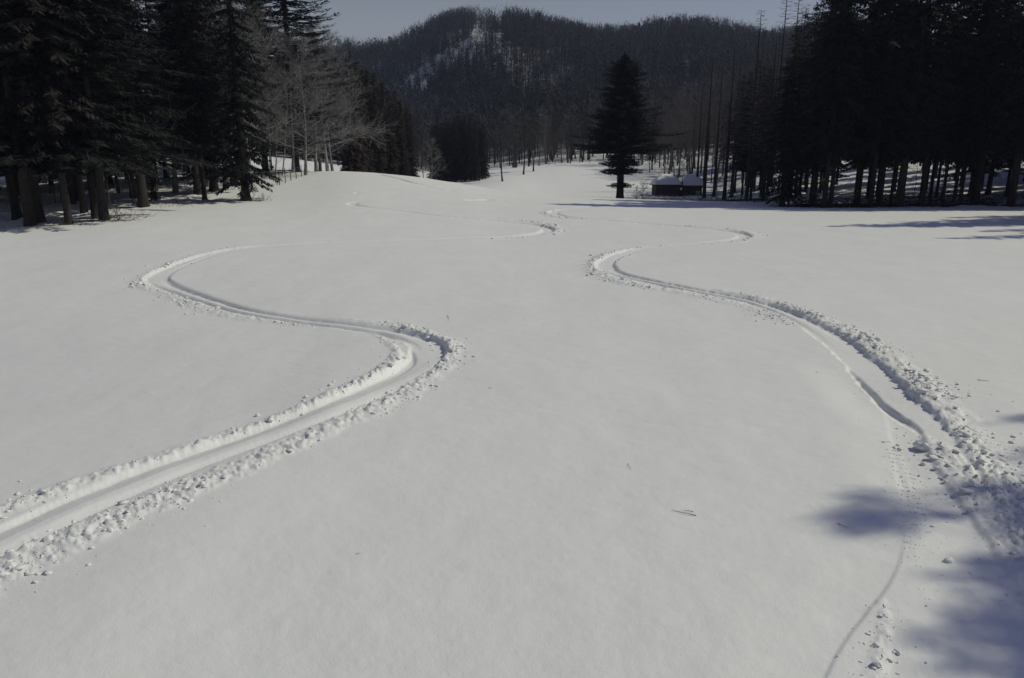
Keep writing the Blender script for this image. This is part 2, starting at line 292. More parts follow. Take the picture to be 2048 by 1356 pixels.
def tracks_h(X, Y):
    z = np.zeros(len(X)); cut = np.zeros(len(X))
    jit = .02*fbm(X*5, Y*5, 2, 71)
    for P, E in [L_TR, R_TR]+THIN:
        dk = .68 if P is L_TR[0] else .62 if P is R_TR[0] else 1
        d, s, i = nearest(P, X, Y, .9); m = np.nonzero(d < .9)[0]
        if not len(m): continue
        w = E[i[m], 0]; dep = E[i[m], 1]*dk; two = E[i[m], 2]; dm = d[m]+jit[m]*.6+(.06*fbm(X[m]*7, Y[m]*7, 3, 77)*(d[m] > .1) if P is R_TR[0] else 0)
        flat = -dep*(1-sstep(w-.03, w+.05, dm))
        if P is L_TR[0]:
            Dm = np.hypot(X[m], Y[m]); bank = 1-sstep(9.2, 11.5, Dm); u = -d[m]*s[m]+jit[m]*.5     # u grows towards the camera side
            pr = np.interp(u/w, [-1.25, -1.05, -.9, .25, .55, .9, 1.25, 1.5], [0, -.01, -.055, .012, .02, .0, -.035, 0])
            flat = flat*(1-bank)+pr*bank
            z[m] += (dm < w)*bank*.0035*np.cos(u*58+2*fbm(X[m]*.7, Y[m]*.7, 2, 9))
        rut = -dep*(1-sstep(.035, .085, np.abs(dm-w*.62)))*1.0-.012*(1-sstep(w, w+.1, dm))
        z[m] += flat*(1-two)+rut*two; cut[m] = np.maximum(cut[m], 1-sstep(w-.05, w+.03, dm))
    for P, E in RID:
        d, s, i = nearest(P, X, Y, .95); m = np.nonzero(d < .95)[0]
        if not len(m): continue
        x = X[m]; y = Y[m]; w = E[i[m], 0]*(1+.35*fbm(x*2.2, y*2.2, 2, 51)); h = E[i[m], 1]
        env = 1-sstep(.2, 1.3, d[m]/np.maximum(w, .02)); env = env*(1-.93*cut[m])
        w1, h1 = worley(x*14+fbm(x*9, y*9, 2, 5), y*14, 61); w2, h2 = worley(x*30, y*30, 67); w3, h3 = worley(x*7, y*7, 68)
        rough = np.clip(.75-w1, 0, 1)*h1*1.5+.6*np.clip(.7-w2, 0, 1)*h2+.55*np.clip(.8-w3, 0, 1)*h3
        z[m] += env*h*RK*(.12+1.15*rough+.3*fbm(x*4, y*4, 2, 75))
    # scarp: the snow left of it (towards -X) lies lower and eases back up to the field
    d, s, i = nearest(SCARP, X, Y, 1.1); m = np.nonzero(d < 1.0)[0]
    st = _e[i[m], 0]; sd = d[m]*s[m]                  # path runs towards the camera
    left = np.where(sd < 0, -sd, 0.)
    z[m] -= np.where(sd < 0, st*sstep(-.01, .06, left+jit[m])*(1-sstep(.15, .9, left)), 0)
    d, s, i = nearest(CREASE, X, Y, .8); m = np.nonzero(d < .7)[0]
    st = _c[i[m], 0]; sd = d[m]*s[m]
    z[m] -= np.where(sd > 0, np.maximum(st, 0), 0)*sstep(0, .035, sd)*(1-sstep(.08, .6, sd)) + np.where(sd < 0, np.maximum(-st, 0), 0)*sstep(0, .07, -sd)*(1-sstep(.1, .6, -sd))
    return z

# ground sheet: fine where the near snow is, coarse round the back
th = np.concatenate([np.linspace(-42, 42, 720), np.linspace(44, 316, 64)]); th = np.radians(th); nc = len(th)
rr = np.concatenate([[.02, .6, 1.2, 1.8, 2.3, 2.6], np.exp(np.linspace(math.log(2.8), math.log(130), 900))]); nr = len(rr)
X = (rr[:, None]*np.sin(th)[None]).ravel(); Y = (rr[:, None]*np.cos(th)[None]).ravel()
Z = base_h(X, Y)+micro(X, Y); fr = (np.hypot(X, Y) < 85) & (Y > .5) & (np.abs(X) < Y*1.1); ii = np.nonzero(fr)[0]
Z[ii] += tracks_h(X[ii], Y[ii])
ra = np.arange(nr-1)[:, None]*nc; ca = np.arange(nc)[None]; cb = (ca+1) % nc
faces = np.stack([ra+ca, ra+cb, ra+nc+cb, ra+nc+ca], -1).reshape(-1, 4)[:, ::-1]
me = mesh_np('snow_field', np.stack([X, Y, Z], 1), faces, M_SNOW, True)
me.materials.append(M_LITTER)
tag(link('snow_field', me), kind='structure')
GX, GY, GZ = X, Y, Z
def ground_t(X, Y): return base_h(X, Y)+micro(X, Y)+tracks_h(X, Y)

# mountains beyond
th = np.radians(np.concatenate([np.linspace(-46, 46, 330), np.linspace(48, 312, 60)])); nc = len(th)
rr = np.concatenate([np.exp(np.linspace(math.log(127), math.log(620), 170)), np.exp(np.linspace(math.log(660), math.log(2900), 24))]); nr = len(rr)
X = (rr[:, None]*np.sin(th)[None]).ravel(); Y = (rr[:, None]*np.cos(th)[None]).ravel(); Z = base_h(X, Y)
Z -= .12*(np.hypot(X, Y) < 133)
ra = np.arange(nr-1)[:, None]*nc; ca = np.arange(nc)[None]; cb = (ca+1) % nc
faces = np.stack([ra+ca, ra+cb, ra+nc+cb, ra+nc+ca], -1).reshape(-1, 4)[:, ::-1]
me = mesh_np('hills', np.stack([X, Y, Z], 1), faces, M_SNOW, True); me.materials.append(M_LITTER)
cx = X[faces].mean(1); cy = Y[faces].mean(1)
cz = Z[faces].mean(1); fpx = 1024+KX*cx/np.maximum(cy, 1); fpy = 330-(cz-3)*KX/np.maximum(cy, 1); bnd = np.interp(fpx, [790, 830, 900, 960, 1000], [195, 172, 126, 88, 66])
openflank = (cy > 200) & (fpx > 770) & (fpx < 1010) & (np.abs(fpy-bnd-10) < 24)
me.polygons.foreach_set('material_index', ((np.hypot(cx, cy) > 185) & ~openflank).astype(np.int32)); me.update()
tag(link('hills', me), kind='structure')

# ---------------------------------------------------------------- clods of broken snow
def clod_unit(seed):
    r = np.random.default_rng(seed); p = (1+5**.5)/2
    v = np.array([(-1, p, 0), (1, p, 0), (-1, -p, 0), (1, -p, 0), (0, -1, p), (0, 1, p), (0, -1, -p), (0, 1, -p), (p, 0, -1), (p, 0, 1), (-p, 0, -1), (-p, 0, 1)])/1.9
    v = v*r.uniform(.6, 1.2, (12, 1)); v[:, 2] *= .75
    f = np.array([(0, 11, 5), (0, 5, 1), (0, 1, 7), (0, 7, 10), (0, 10, 11), (1, 5, 9), (5, 11, 4), (11, 10, 2), (10, 7, 6), (7, 1, 8), (3, 9, 4), (3, 4, 2), (3, 2, 6), (3, 6, 8), (3, 8, 9), (4, 9, 5), (2, 4, 11), (6, 2, 10), (8, 6, 7), (9, 8, 1)])
    return v, f
UN = [clod_unit(s) for s in range(8)]
cv = []; cf = []; off = 0; CX = []; CY = []; CS = []
for P, E in RID:
    T = np.gradient(P, axis=0); T /= np.maximum(np.hypot(T[:, 0], T[:, 1]), 1e-9)[:, None]
    for k in range(len(P)):
        D = math.hypot(*P[k]); dens = E[k, 2]*.12*(1.5 if D < 16 else .8)*max(.15, 1+2.2*float(fbm(np.array([k*.11]), np.array([E[k, 1]*50.+len(P)]), 2, 4)[0]))
        for _ in range(rng.poisson(dens)):
            w = E[k, 0]; o = rng.normal(0, .75*w+.03)*(1 if rng.random() < .85 else 1.7)
            x = P[k, 0]-T[k, 1]*o+rng.uniform(-.06, .06); y = P[k, 1]+T[k, 0]*o
            s = min(.005+.008*rng.pareto(2.4), .004+.5*E[k, 1])*(1 if D < 10 else 1.3 if D < 20 else 1.9)
            if abs(o) > w*1.2: s *= .7
            CX.append(x); CY.append(y); CS.append(s)
CX = np.array(CX); CY = np.array(CY); CS = np.array(CS); CZ = ground_t(CX, CY)
for P, E in (L_TR, R_TR):      # keep the skis' smooth floor nearly free of clods
    d, s, i = nearest(P, CX, CY, .6); keep = (d > E[i, 0]*.95) | (rng.random(len(CX)) < .06); CX, CY, CZ, CS = CX[keep], CY[keep], CZ[keep], CS[keep]
for j in range(len(CX)):
    v, f = UN[j % 8]; a = rng.uniform(0, 6.28); c, s = math.cos(a), math.sin(a)
    q = v*CS[j]*rng.uniform(.5, 1.7, 3)*(1, 1, .65); q = np.stack([q[:, 0]*c-q[:, 1]*s+CX[j], q[:, 0]*s+q[:, 1]*c+CY[j], q[:, 2]+CZ[j]+CS[j]*.25], 1)
    cv.append(q); cf.append(f+off); off += 12
tag(link('snow_clods', mesh_np('snow_clods', np.concatenate(cv), np.concatenate(cf), M_CLOD)),
    'small broken lumps of snow thrown up along the ski tracks', 'snow clods', kind='stuff')
# larger chunks one could pick up
def chunk(px, py, size, label, flat=.8):
    r = np.random.default_rng(int(px*7+py)); v, f = clod_unit(int(px)); 
    import bmesh
    bm = bmesh.new(); vs = [bm.verts.new(p) for p in v]; [bm.faces.new([vs[i] for i in t]) for t in f]
    bmesh.ops.subdivide_edges(bm, edges=bm.edges[:], cuts=2, use_grid_fill=True)
    for q in bm.verts:
        n = q.co.normalized(); q.co = q.co*(.75+.0)+n*.22; q.co += Vector(r.normal(0, .035, 3)); q.co.z *= flat; q.co *= size
    me = bpy.data.meshes.new('snow_chunk'); bm.to_mesh(me); bm.free(); me.materials.append(M_CLOD)
    x, y = pix(px, py, lambda a, b: ground_t(a, b)); z = float(ground_t(np.array([x]), np.array([y]))[0])
    tag(link('snow_chunk', me, loc=(x, y, z+size*.42)), label, 'snow chunk', 'larger chunks of snow beside the ski tracks')
for px, py, s, lb in [
 (1842, 900, .105, 'largest snow block, with a flat shaded face at the left edge of the right-hand rubble'),
 (1846, 930, .05, 'snow block just below the largest one in the right-hand rubble'),
 (1872, 938, .05, 'snow block right of and below the largest block'),
 (1838, 953, .028, 'lone snow lump on smooth snow left of the right-hand rubble'),
 (1890, 965, .045, 'snow block in the right-hand rubble below the cluster of big blocks'),
 (1940, 1022, .05, 'snow block just above the dark shade patch at lower right'),
 (1755, 1332, .06, 'shaded snow lump at the bottom edge near the boot marks'),
 (1797, 1308, .03, 'snow lump right of the shaded lump near the bottom edge'),
 (1853, 1212, .016, 'tiny lone snow lump on smooth snow at lower right'),
 (1852, 1326, .016, 'tiny snow lump near the bottom edge at lower right'),
 (1861, 1065, .012, 'tiny snow crumb between two soft shadows'),
 (515, 832, .055, 'rounded snow lump on the upper side of the left-hand track'),
 (612, 795, .06, 'spiky snow lump on the upper side of the left-hand track'),
 (660, 771, .055, 'snow lump on the upper ridge before the left-hand bend'),
 (775, 722, .05, 'snow lump at the inside of the left-hand bend'),
 (605, 830, .045, 'snow lump lying between ridge and smooth trough of the left-hand track'),
 (35, 1138, .04, 'rounded snow lump at the lower left corner of the left-hand track'),
 (410, 975, .045, 'wide snow lump on the outer edge of the left-hand track'),
 (450, 957, .045, 'snow lump on the outer edge of the left-hand track above the wide one'),
 (205, 1053, .03, 'snow lump in the middle of the lower rubble near the left edge'),
 (360, 1015, .018, 'crumb of snow fallen clear below the left-hand track'),
 (640, 882, .035, 'snow lump below the left-hand track under its straight stretch')]:
    chunk(px, py, s*(.95 if s > .08 else .62), lb)

# ---------------------------------------------------------------- tree generators
def U(a, b): return random.uniform(a, b)
def trunk_mesh(name, H, r, m, lean=0, flare=1.6, n=9, top=.12, wob=.0):
    b = MB(); pts = []; rad = []
    for i, t in enumerate((-.03, 0, .015, .04, .09, .2, .35, .5, .65, .8, .92, 1)):
        z = t*H; pts.append((lean*H*t*t+wob*math.sin(t*9)*H*.01, wob*math.cos(t*7)*H*.01, z))
        fl = 1+(flare-1)*math.exp(-max(z, 0)/(.35)) if t >= 0 else flare
        rad.append(max(r*fl*(1-t*(1-top)), .012))
    b.tube(pts, rad, n); return b.mesh(name, m, True)
def spray(b, p, d, L, w):
    """one flat needle spray: a narrow pointed quad along d"""
    d = d.normalized(); s = d.cross(Vector((U(-.4, .4), U(-.4, .4), 1))).normalized()
    m = p+d*L*.45; e = p+d*L; q = s*w
    b.quad(tuple(p), tuple(m+q), tuple(e), tuple(m-q))
def conifer(H, base, Rad, m, whorls=26, per=7, droop=.15, up=.0, prof=None, step=.28, tw=.42, wid=.08, hang=.25, gap=.1, irr=.25, dead=True, zj=1.2):
    step *= .62; wid *= .62; tw *= .95
    b = MB(); bb = MB()
    prof = prof or (lambda t: (1-t)**.8)
    for i in range(whorls):
        t = (i+U(0, .6))/whorls; z = H*(base+(1-base)*t); zl = prof(t)*Rad
        wl = U(1-irr, 1+irr*.6)
        for k in range(per):
            if random.random() < gap: continue
            az = 6.283*(k+U(-.3, .3))/per+i*2.4; L = max(zl*wl*U(1-irr, 1.08), .25)
            dirh = Vector((math.cos(az), math.sin(az), 0)); n = max(2, int(L/step)); z = H*(base+(1-base)*(t+U(-.5, .5)/whorls*zj)); p = Vector((0, 0, z))
            pts = [p.copy()]; slope = up*(1-.3*t)+U(-.06, .06)
            for j in range(1, n+1):
                f = j/n; p = Vector((0, 0, z))+dirh*L*f+Vector((0, 0, L*(slope*f-droop*f*f*1.6*(1-.55*t)+.12*f**4)))
                pts.append(p)
            bb.tube([pts[0], pts[len(pts)//2], pts[-1]], [.018+.008*L, .012+.004*L, .006], 3)
            for j in range(1 if L < 1 else max(1, n//7), n+1):
                p = pts[j]; f = j/n; dv = (pts[j]-pts[j-1]).normalized(); sd = Vector((-dirh.y, dirh.x, 0))
                tl = tw*(1-.45*abs(f-.55))*(.55+.45*min(1, L/2))*U(.75, 1.2)
                for sg in (-1, 1):
                    for _q in range(2 if L > 1.2 else 1): spray(b, p+Vector((U(-.07, .07), U(-.07, .07), U(-.12, .03))), dv*U(.5, .9)+sd*sg*U(.6, 1)+Vector((0, 0, -hang*U(.2, 1))), tl, wid*U(.8, 1.3))
                    if random.random() < .6: spray(b, p, dv*U(.2, .8)+sd*sg*U(.1, .6)+Vector((0, 0, -hang*2*U(.5, 1.3)+.1)), tl*.8, wid*U(.8, 1.3))
                if j == n: spray(b, p, dv+Vector((0, 0, .1)), tl*.9, wid)
    for j in range(10):
        a = U(0, 6.28); spray(b, Vector((0, 0, H*(1-.004*j)-.1)), Vector((math.cos(a)*.5, math.sin(a)*.5, 1)), .5, wid*.7)
    return b.mesh('crown', m), bb.mesh('branches', M_BARK)
def pine(H, base, Rad, m, limbs=26, tuft=26, flat=.5, tl=.32):
    b = MB(); bb = MB()
    for i in range(limbs):
        t = (i+U(0, 1))/limbs; z = H*(base+(1-base)*t); az = i*2.4+U(-.5, .5)
        L = Rad*(math.sin(math.pi*min(1, .22+.72*t))**.7)*U(.5, 1.1); dirh = Vector((math.cos(az), math.sin(az), 0))
        rise = U(-.1, .45); p0 = Vector((0, 0, z)); pts = [p0]
        for f in (.3, .6, 1): pts.append(p0+dirh*L*f+Vector((U(-.1, .1)*L, U(-.1, .1)*L, L*rise*f*f)))
        bb.tube(pts, [.05, .035, .022, .01], 4)
        for c in [pts[2], pts[3], (pts[2]+pts[3])/2, pts[3]+Vector((U(-.6, .6), U(-.6, .6), U(-.1, .3))), pts[1]+Vector((U(-.5, .5), U(-.5, .5), U(0, .3)))]:
            rr_ = U(.35, .75)*Rad/3
            for _ in range(tuft):
                d = Vector((random.gauss(0, 1), random.gauss(0, 1), random.gauss(.2, .8)*1)).normalized()
                spray(b, c+Vector((d.x*rr_, d.y*rr_, d.z*rr_*flat))*U(.2, 1), d+Vector((0, 0, .3)), tl*U(.7, 1.2), .05*tl/.32)
    return b.mesh('crown', m), bb.mesh('branches', M_BARK)
def bare(H, m, spread=.5, n1=14, n2=7, n3=6, base=.2, r0=.16, horiz=.3, stems=1, tip=.006, seed=0, n4=0):
    random.seed(seed); tb = MB(); b = MB(); b3 = MB()
    for s in range(stems):
        ln = Vector((U(-.16, .16), U(-.1, .1), 0)) if stems > 1 else Vector((U(-.05, .05), U(-.05, .05), 0))
        if stems == 2: ln = Vector(((-.13, .15)[s], 0, 0))
        tp = []; tr = []
        for i in range(10):
            t = i/9; tp.append(Vector((ln.x*H*t+.01*H*math.sin(5*t+s), ln.y*H*t+.01*H*math.cos(6*t+s)-.01*H, H*t*U(.99, 1.0)-.1))); tr.append(max(r0*(1-t)**.8*(1.35 if i == 0 else 1), .012))
        tb.tube(tp, tr, 7)
        def at(t):
            k = min(int(t*9), 8); f = t*9-k; return tp[k].lerp(tp[k+1], f)
        def grow(p, d, L, r, lev):
            seg = 4 if lev == 1 else 3; pts = [p]; rad = [r]; q = p.copy(); dd = d.copy()
            for i in range(seg):
                dd = (dd+Vector((U(-.22, .22), U(-.22, .22), U(-.08, .16)))).normalized(); q = q+dd*L/seg; pts.append(q.copy()); rad.append(max(r*(1-(i+1)/seg*.8), tip))
            (b if lev < 3 else b3).tube(pts, rad, 4 if lev == 1 else 3)
            cnt = {1: n2, 2: n3, 3: n4}.get(lev, 0)
            for i in range(cnt):
                f = U(.2, 1); k = min(int(f*seg), seg-1); pp = pts[k].lerp(pts[k+1], f*seg-k)
                side = Vector((random.gauss(0, 1), random.gauss(0, 1), random.gauss(.15, .6))).normalized()
                grow(pp, (dd*.75+side*.75).normalized(), L*U(.3, .6), max(rad[k]*.45, tip), lev+1)
        for i in range(n1):
            t = base+(1-base)*(i+U(0, 1))/n1*.97; az = i*2.4+U(-.6, .6)
            L = H*spread*(1-.7*((t-base)/(1-base)))*U(.6, 1.1)
            grow(at(t), Vector((math.cos(az), math.sin(az), U(.0, .9)*(1-horiz)+.05+.5*t)).normalized(), L, max(r0*.38*(1-t), .02), 1)
    b.v += [] ; o = len(b.v); b.f += [tuple(i+o for i in f) for f in b3.f]; b.v += b3.v
    return tb.mesh('trunk', m, True), b.mesh('branches', m)
def larch(H, m, seed=0, base=.3, Rad=2.2, tmat=None):
    random.seed(seed); b = MB(); nb = int(H*4.5)
    for i in range(nb):
        t = i/nb; z = H*(base+(1-base)*t); az = i*2.4; L = Rad*(1-t)**.7*U(.5, 1.1)+.2; d = Vector((math.cos(az), math.sin(az), 0))
        pts = [Vector((0, 0, z)), Vector((0, 0, z))+d*L*.5+Vector((0, 0, -.05*L)), Vector((0, 0, z))+d*L+Vector((0, 0, .12*L))]
        b.tube(pts, [.025, .016, .007], 3)
        for j in range(9):
            f = U(.15, 1); p = pts[0].lerp(pts[2], f)+Vector((0, 0, -.06*L)); s = Vector((-d.y, d.x, 0))*random.choice((-1, 1))
            q = p+(d*U(.1, .6)+s*U(.2, .7)+Vector((0, 0, U(-.35, .2))))*.45*U(.6, 1.5); w = Vector((0, 0, .009))
            b.quad(tuple(p-w), tuple(q-w*.4), tuple(q+w*.4), tuple(p+w))
    return b.mesh('branches', m)
BUILT = {}
def proto(kind):
    """list of (part name, mesh) for a kind; all copies of the kind share these meshes"""
    if kind in BUILT: return BUILT[kind]
    k, s = kind; random.seed(sum(map(ord, k))*31+s)
    if k == 'lone_fir':      # the big fir in the middle distance, measured from the photograph
        def prof(t):
            pts = [(0, 0), (.045, .0), (.055, .23), (.08, .22), (.085, .0), (.14, .0), (.15, .27), (.2, .30), (.27, .28), (.29, .3), (.31, .8), (.345, .88), (.40, .76), (.51, .62), (.6, .49), (.69, .45), (.76, .39), (.865, .28), (.935, .18), (1, .02)]
            return float(np.interp(t, [a for a, _ in pts], [c for _, c in pts]))*(.82+.3*((t*21) % 1))
        class Z: pass
        c, br = conifer(19, .045, 7.0, M_FIR, 80, 10, .14, .12, prof, .25, .6, .12, .45, .06, .42)
        t = trunk_mesh('trunk', 18.4, .42, M_BARK, 0, 1.25)
        L = [('trunk', t), ('crown', c), ('branches', br)]
    elif k == 'fir':
        c, br = conifer(18, .14, 4.0, M_FIR if s % 2 else M_FIRG, 34, 8, .22, .1, lambda t: (1-t)**.75*(.75+.25*math.sin(t*23+s)), .28, .55, .085, .3, .12, .3)
        L = [('trunk', trunk_mesh('trunk', 17.5, .20, M_BARK, U(-.01, .01), 1.35)), ('crown', c), ('branches', br)]
    elif k == 'big_fir':
        c, br = conifer(23, .10, 6.0, M_FIR, 44, 9, .10, .14, lambda t: (1-t)**.62*(.86+.14*math.sin(t*31)), .26, .62, .09, .18, .08, .22)
        L = [('trunk', trunk_mesh('trunk', 22.5, .32, M_BARK, 0, 1.3)), ('crown', c), ('branches', br)]
    elif k == 'low_fir':
        c, br = conifer(17, .07, 3.3, M_FIR, 36, 8, .3, .02, lambda t: (.62+.38*min(1, t*3))*(1-t)**.7, .26, .5, .085, .4, .08, .3)
        L = [('trunk', trunk_mesh('trunk', 16.5, .24, M_BARK, 0, 1.7)), ('crown', c), ('branches', br)]
    elif k == 'cedar':
        c, br = conifer(14, .04, 2.0, M_CED, 42, 8, .42, .3, lambda t: (1-t)**.55*(.85+.15*math.sin(t*40+s)), .26, .5, .10, .6, .05, .25)
        L = [('trunk', trunk_mesh('trunk', 13.6, .17, M_BARK)), ('crown', c), ('branches', br)]
    elif k == 'dark_cedar':
        c, br = conifer(14, .05, 2.2, M_CEDD, 42, 8, .42, .3, lambda t: (1-t)**.45*(.85+.15*math.sin(t*40+s)), .26, .5, .11, .6, .04, .22)
        L = [('trunk', trunk_mesh('trunk', 13.6, .16, M_BARK)), ('crown', c), ('branches', br)]
    elif k == 'tall_cedar':
        c, br = conifer(21, .19+.03*s, 3.0, M_CEDD, 44, 8, .4, .18, lambda t: (.7+.3*min(1, t*4))*(1-t)**.5*(.8+.2*math.sin(t*27+s*2)), .3, .6, .10, .6, .1, .3)
        L = [('trunk', trunk_mesh('trunk', 20.5, .20, M_BARK, U(-.01, .01), 1.25)), ('crown', c), ('branches', br)]
    elif k == 'pine':
        c, br = pine(13+s, .42, 2.6, M_PINE, 24, 24)
        L = [('trunk', trunk_mesh('trunk', 12.7+s, .2, M_BARK, U(-.02, .03), 1.4, wob=1)), ('crown', c), ('branches', br)]
    elif k == 'bare':
        t, br = bare(11, M_TWIG, .42, 16, 8, 7, .18, .13, .3, 1, .008, s*3+1)
        L = [('trunk', t), ('branches', br)]
    elif k == 'pale_bare':
        t, br = bare(12, M_PALE, .5, 22, 12, 9, .14, .15, .65, 1, .008, s*5+2)
        L = [('trunk', t), ('branches', br)]
    elif k == 'forked_bare':
        t, br = bare(10, M_TWIG, .38, 11, 7, 7, .2, .13, .3, 2, .009, 77)
        L = [('trunk', t), ('branches', br)]
    elif k == 'birch':
        t, br = bare(9, M_PALE, .3, 10, 6, 5, .3, .06, .2, 1, .007, s+90)
        L = [('trunk', t), ('branches', br)]
    elif k == 'sapling':
        t, br = bare(4, M_TWIG, .3, 8, 4, 2, .2, .035, .2, 1, .006, s+190)
        L = [('trunk', t), ('branches', br)]
    elif k == 'shrub':
        t, br = bare(1.2, M_TWIG, .6, 14, 6, 0, .05, .015, .3, 1, .005, s+290)
        L = [('stem', t), ('twigs', br)]
    elif k == 'larch':
        L = [('trunk', trunk_mesh('trunk', 20, .21, M_BARK, 0, 1.3)), ('branches', larch(20.3, M_TWIG, s, .28, 2.4))]
    BUILT[kind] = L; return L
HN = {'lone_fir': 19, 'fir': 18, 'big_fir': 23, 'low_fir': 17, 'cedar': 14, 'dark_cedar': 14, 'tall_cedar': 21, 'pine': 13.5, 'bare': 11, 'pale_bare': 12, 'forked_bare': 10, 'birch': 9, 'sapling': 4, 'shrub': 1.2, 'larch': 20}
NAME = {'lone_fir': 'fir_tree', 'fir': 'fir_tree', 'big_fir': 'fir_tree', 'low_fir': 'fir_tree', 'cedar': 'cedar_tree', 'dark_cedar': 'cedar_tree', 'tall_cedar': 'cedar_tree', 'pine': 'pine_tree',
        'bare': 'bare_tree', 'pale_bare': 'bare_tree', 'forked_bare': 'bare_tree', 'birch': 'birch_tree', 'sapling': 'sapling', 'shrub': 'shrub', 'larch': 'larch_tree'}
CAT = {'sapling': 'sapling', 'shrub': 'shrub'}
PLACED = []
def tree(kind, s, x, y, H, label, group=None, rz=None, lean=(0, 0), wide=1, thick=1, sink=0):
    z = ground(x, y)-sink; k = H/HN[kind]
    e = empty(NAME[kind], (x, y, z), 0); e.rotation_euler = (lean[0], lean[1], random.uniform(0, 6.28) if rz is None else rz)
    e.scale = (k*wide, k*wide, k)
    for n, me in proto((kind, s)):
        c = link(n, me, e)
        if n == 'trunk' and thick != 1: c.scale = (thick, thick, 1)
        if n != 'trunk': c['kind'] = 'stuff'
    tag(e, label, CAT.get(kind, 'tree'), group); PLACED.append((x, y)); return e
def ptree(kind, s, px, D, H, label, group=None, **k):
    x, y = spot(px, D); return tree(kind, s, x, y, H, label, group, **k)

ORD = ['nearest', 'second', 'third', 'fourth', 'fifth', 'sixth', 'seventh', 'eighth', 'ninth', 'tenth', 'eleventh', 'twelfth', 'thirteenth', 'fourteenth', 'fifteenth', 'sixteenth', 'seventeenth', 'eighteenth', 'nineteenth', 'twentieth']
# ---------------------------------------------------------------- trees one can tell apart
random.seed(11)
ptree('lone_fir', 0, 1242, 78, 14.9, 'large dark fir standing alone in front of the far snow slope, low tuft apart', rz=2.4, wide=1.24)
G = 'front row of trees on the left'
ptree('fir', 0, 18, 33, 17, 'dark trunk leaning slightly left at the far left edge of the picture', G, lean=(0, -.03))
ptree('fir', 1, 42, 30, 18, 'thick black trunk of the close pair at the left edge, nearer the border', G, thick=1.0)
ptree('fir', 2, 62, 31, 18, 'right-hand trunk of the close pair at the left edge', G)
ptree('tall_cedar', 0, 121, 30, 19, 'slim reddish brown trunk standing alone right of the close pair', G, thick=.8)
ptree('fir', 0, 177, 32, 17, 'slimmer left trunk of the pair rising from dry twigs', G, thick=.8)
ptree('fir', 1, 195, 31.3, 18, 'stout right trunk of the pair rising from dry twigs', G, thick=.92)
ptree('fir', 2, 277, 38, 19, 'thickest grey trunk in the left wood, with a little fir behind it', G, thick=1.2)
ptree('fir', 1, 390, 45, 19, 'straight dark trunk on the snow bank left of the flared fir', G, thick=1.0)
ptree('low_fir', 1, 424, 47, 17, 'second trunk on the snow bank, just left of the flared fir', G)
ptree('bare', 1, 447, 49, 14, 'slender bare tree between the snow bank trunks and the flared fir', G)
ptree('bare', 2, 462, 51, 13, 'thin bare tree immediately behind the flared fir on its left', G)
ptree('low_fir', 0, 486, 41.5, 16, 'fir with low dark boughs and a flared foot standing out on the field edge', G, thick=1.15, wide=.82)
ptree('big_fir', 0, 592, 62, 23, 'tall layered fir rising above the left wood against the sky', rz=1.2)
ptree('pale_bare', 0, 412, 50, 13, 'pale wide-branching bare tree in front of the left firs', 'pale bare trees', rz=.5)
ptree('pale_bare', 1, 345, 47, 13, 'pale bare tree with long level limbs left of the snow bank', 'pale bare trees', rz=2)
ptree('pale_bare', 1, 632, 66, 12, 'pale bare tree with a rounded crown at the top of the white mound', 'pale bare trees')
ptree('pale_bare', 0, 585, 60, 10.5, 'pale bare tree below the tall layered fir', 'pale bare trees')
ptree('pale_bare', 0, 665, 72, 11, 'pale bare tree next to the brown cedar row', 'pale bare trees', rz=3)
ptree('pale_bare', 1, 610, 56, 9.5, 'low spreading pale bare tree just right of the leaning birches', 'pale bare trees', rz=1)
ptree('pale_bare', 1, 655, 70, 12.5, 'frosty looking pale bare tree at the right end of the left wood', 'pale bare trees', rz=4)
ptree('pale_bare', 0, 500, 52, 12, 'pale bare tree behind the flared fir on its right', 'pale bare trees', rz=4.5)
ptree('fir', 1, 640, 84, 17, 'dark fir behind the frosty bare trees at the top of the mound')
ptree('bare', 0, 640, 80, 12, 'thin bare tree behind the top of the white mound')
for i, (px, D, ln, lb) in enumerate([(538, 56, .10, 'leftmost of three thin leaning birches at the wood edge'), (549, 56.5, .16, 'middle one of three thin leaning birches at the wood edge'), (563, 57, .2, 'rightmost of three thin leaning birches at the wood edge')]):
    ptree('birch', i % 2, px, D, 8, lb, 'leaning birches at the wood edge', lean=(0, ln), rz=0)
ptree('cedar', 0, 300, 41, 2.6, 'little fir growing beside the thickest grey trunk on the left')
ptree('bare', 2, 846, 96, 6.5, 'rounded pale bare tree between the two cedar stands', thick=.8)
ptree('pale_bare', 1, 862, 104, 6, 'small pale bare tree against the left side of the dark cedar clump')
# cedar row
pts = []
for i in range(13):
    f = i/12; top = np.interp(f, [0, .25, .5, .75, 1], [118, 142, 170, 192, 232]); pts.append((700+f*125, 82+14*f+U(-2, 2), top))
for i in range(10):
    f = i/9; top = np.interp(f, [0, 1], [130, 215]); pts.append((708+f*105, 94+10*f+U(-2, 2), top-4))
for i, (px, D, top) in enumerate(pts):
    x, y = spot(px+U(-3, 3), D); z = float(base_h(x, y)); H = 3+(330-top)*D/KX-z
    if i == 0: lb = 'tallest brown cedar, at the left end of the row on the mound'
    elif i == 12: lb = 'lowest brown cedar, at the right end of the row on the mound'
    elif i < 12: lb = ORD[i].replace('nearest', 'first')+' from left in the front rank of brown cedars behind the mound'
    else: lb = ORD[i-13].replace('nearest', 'first')+' from left in the back rank of brown cedars behind the mound'
    tree('cedar', i % 3, x, y, H*U(.94, 1.04), lb, 'brown cedars behind the mound', wide=.9)
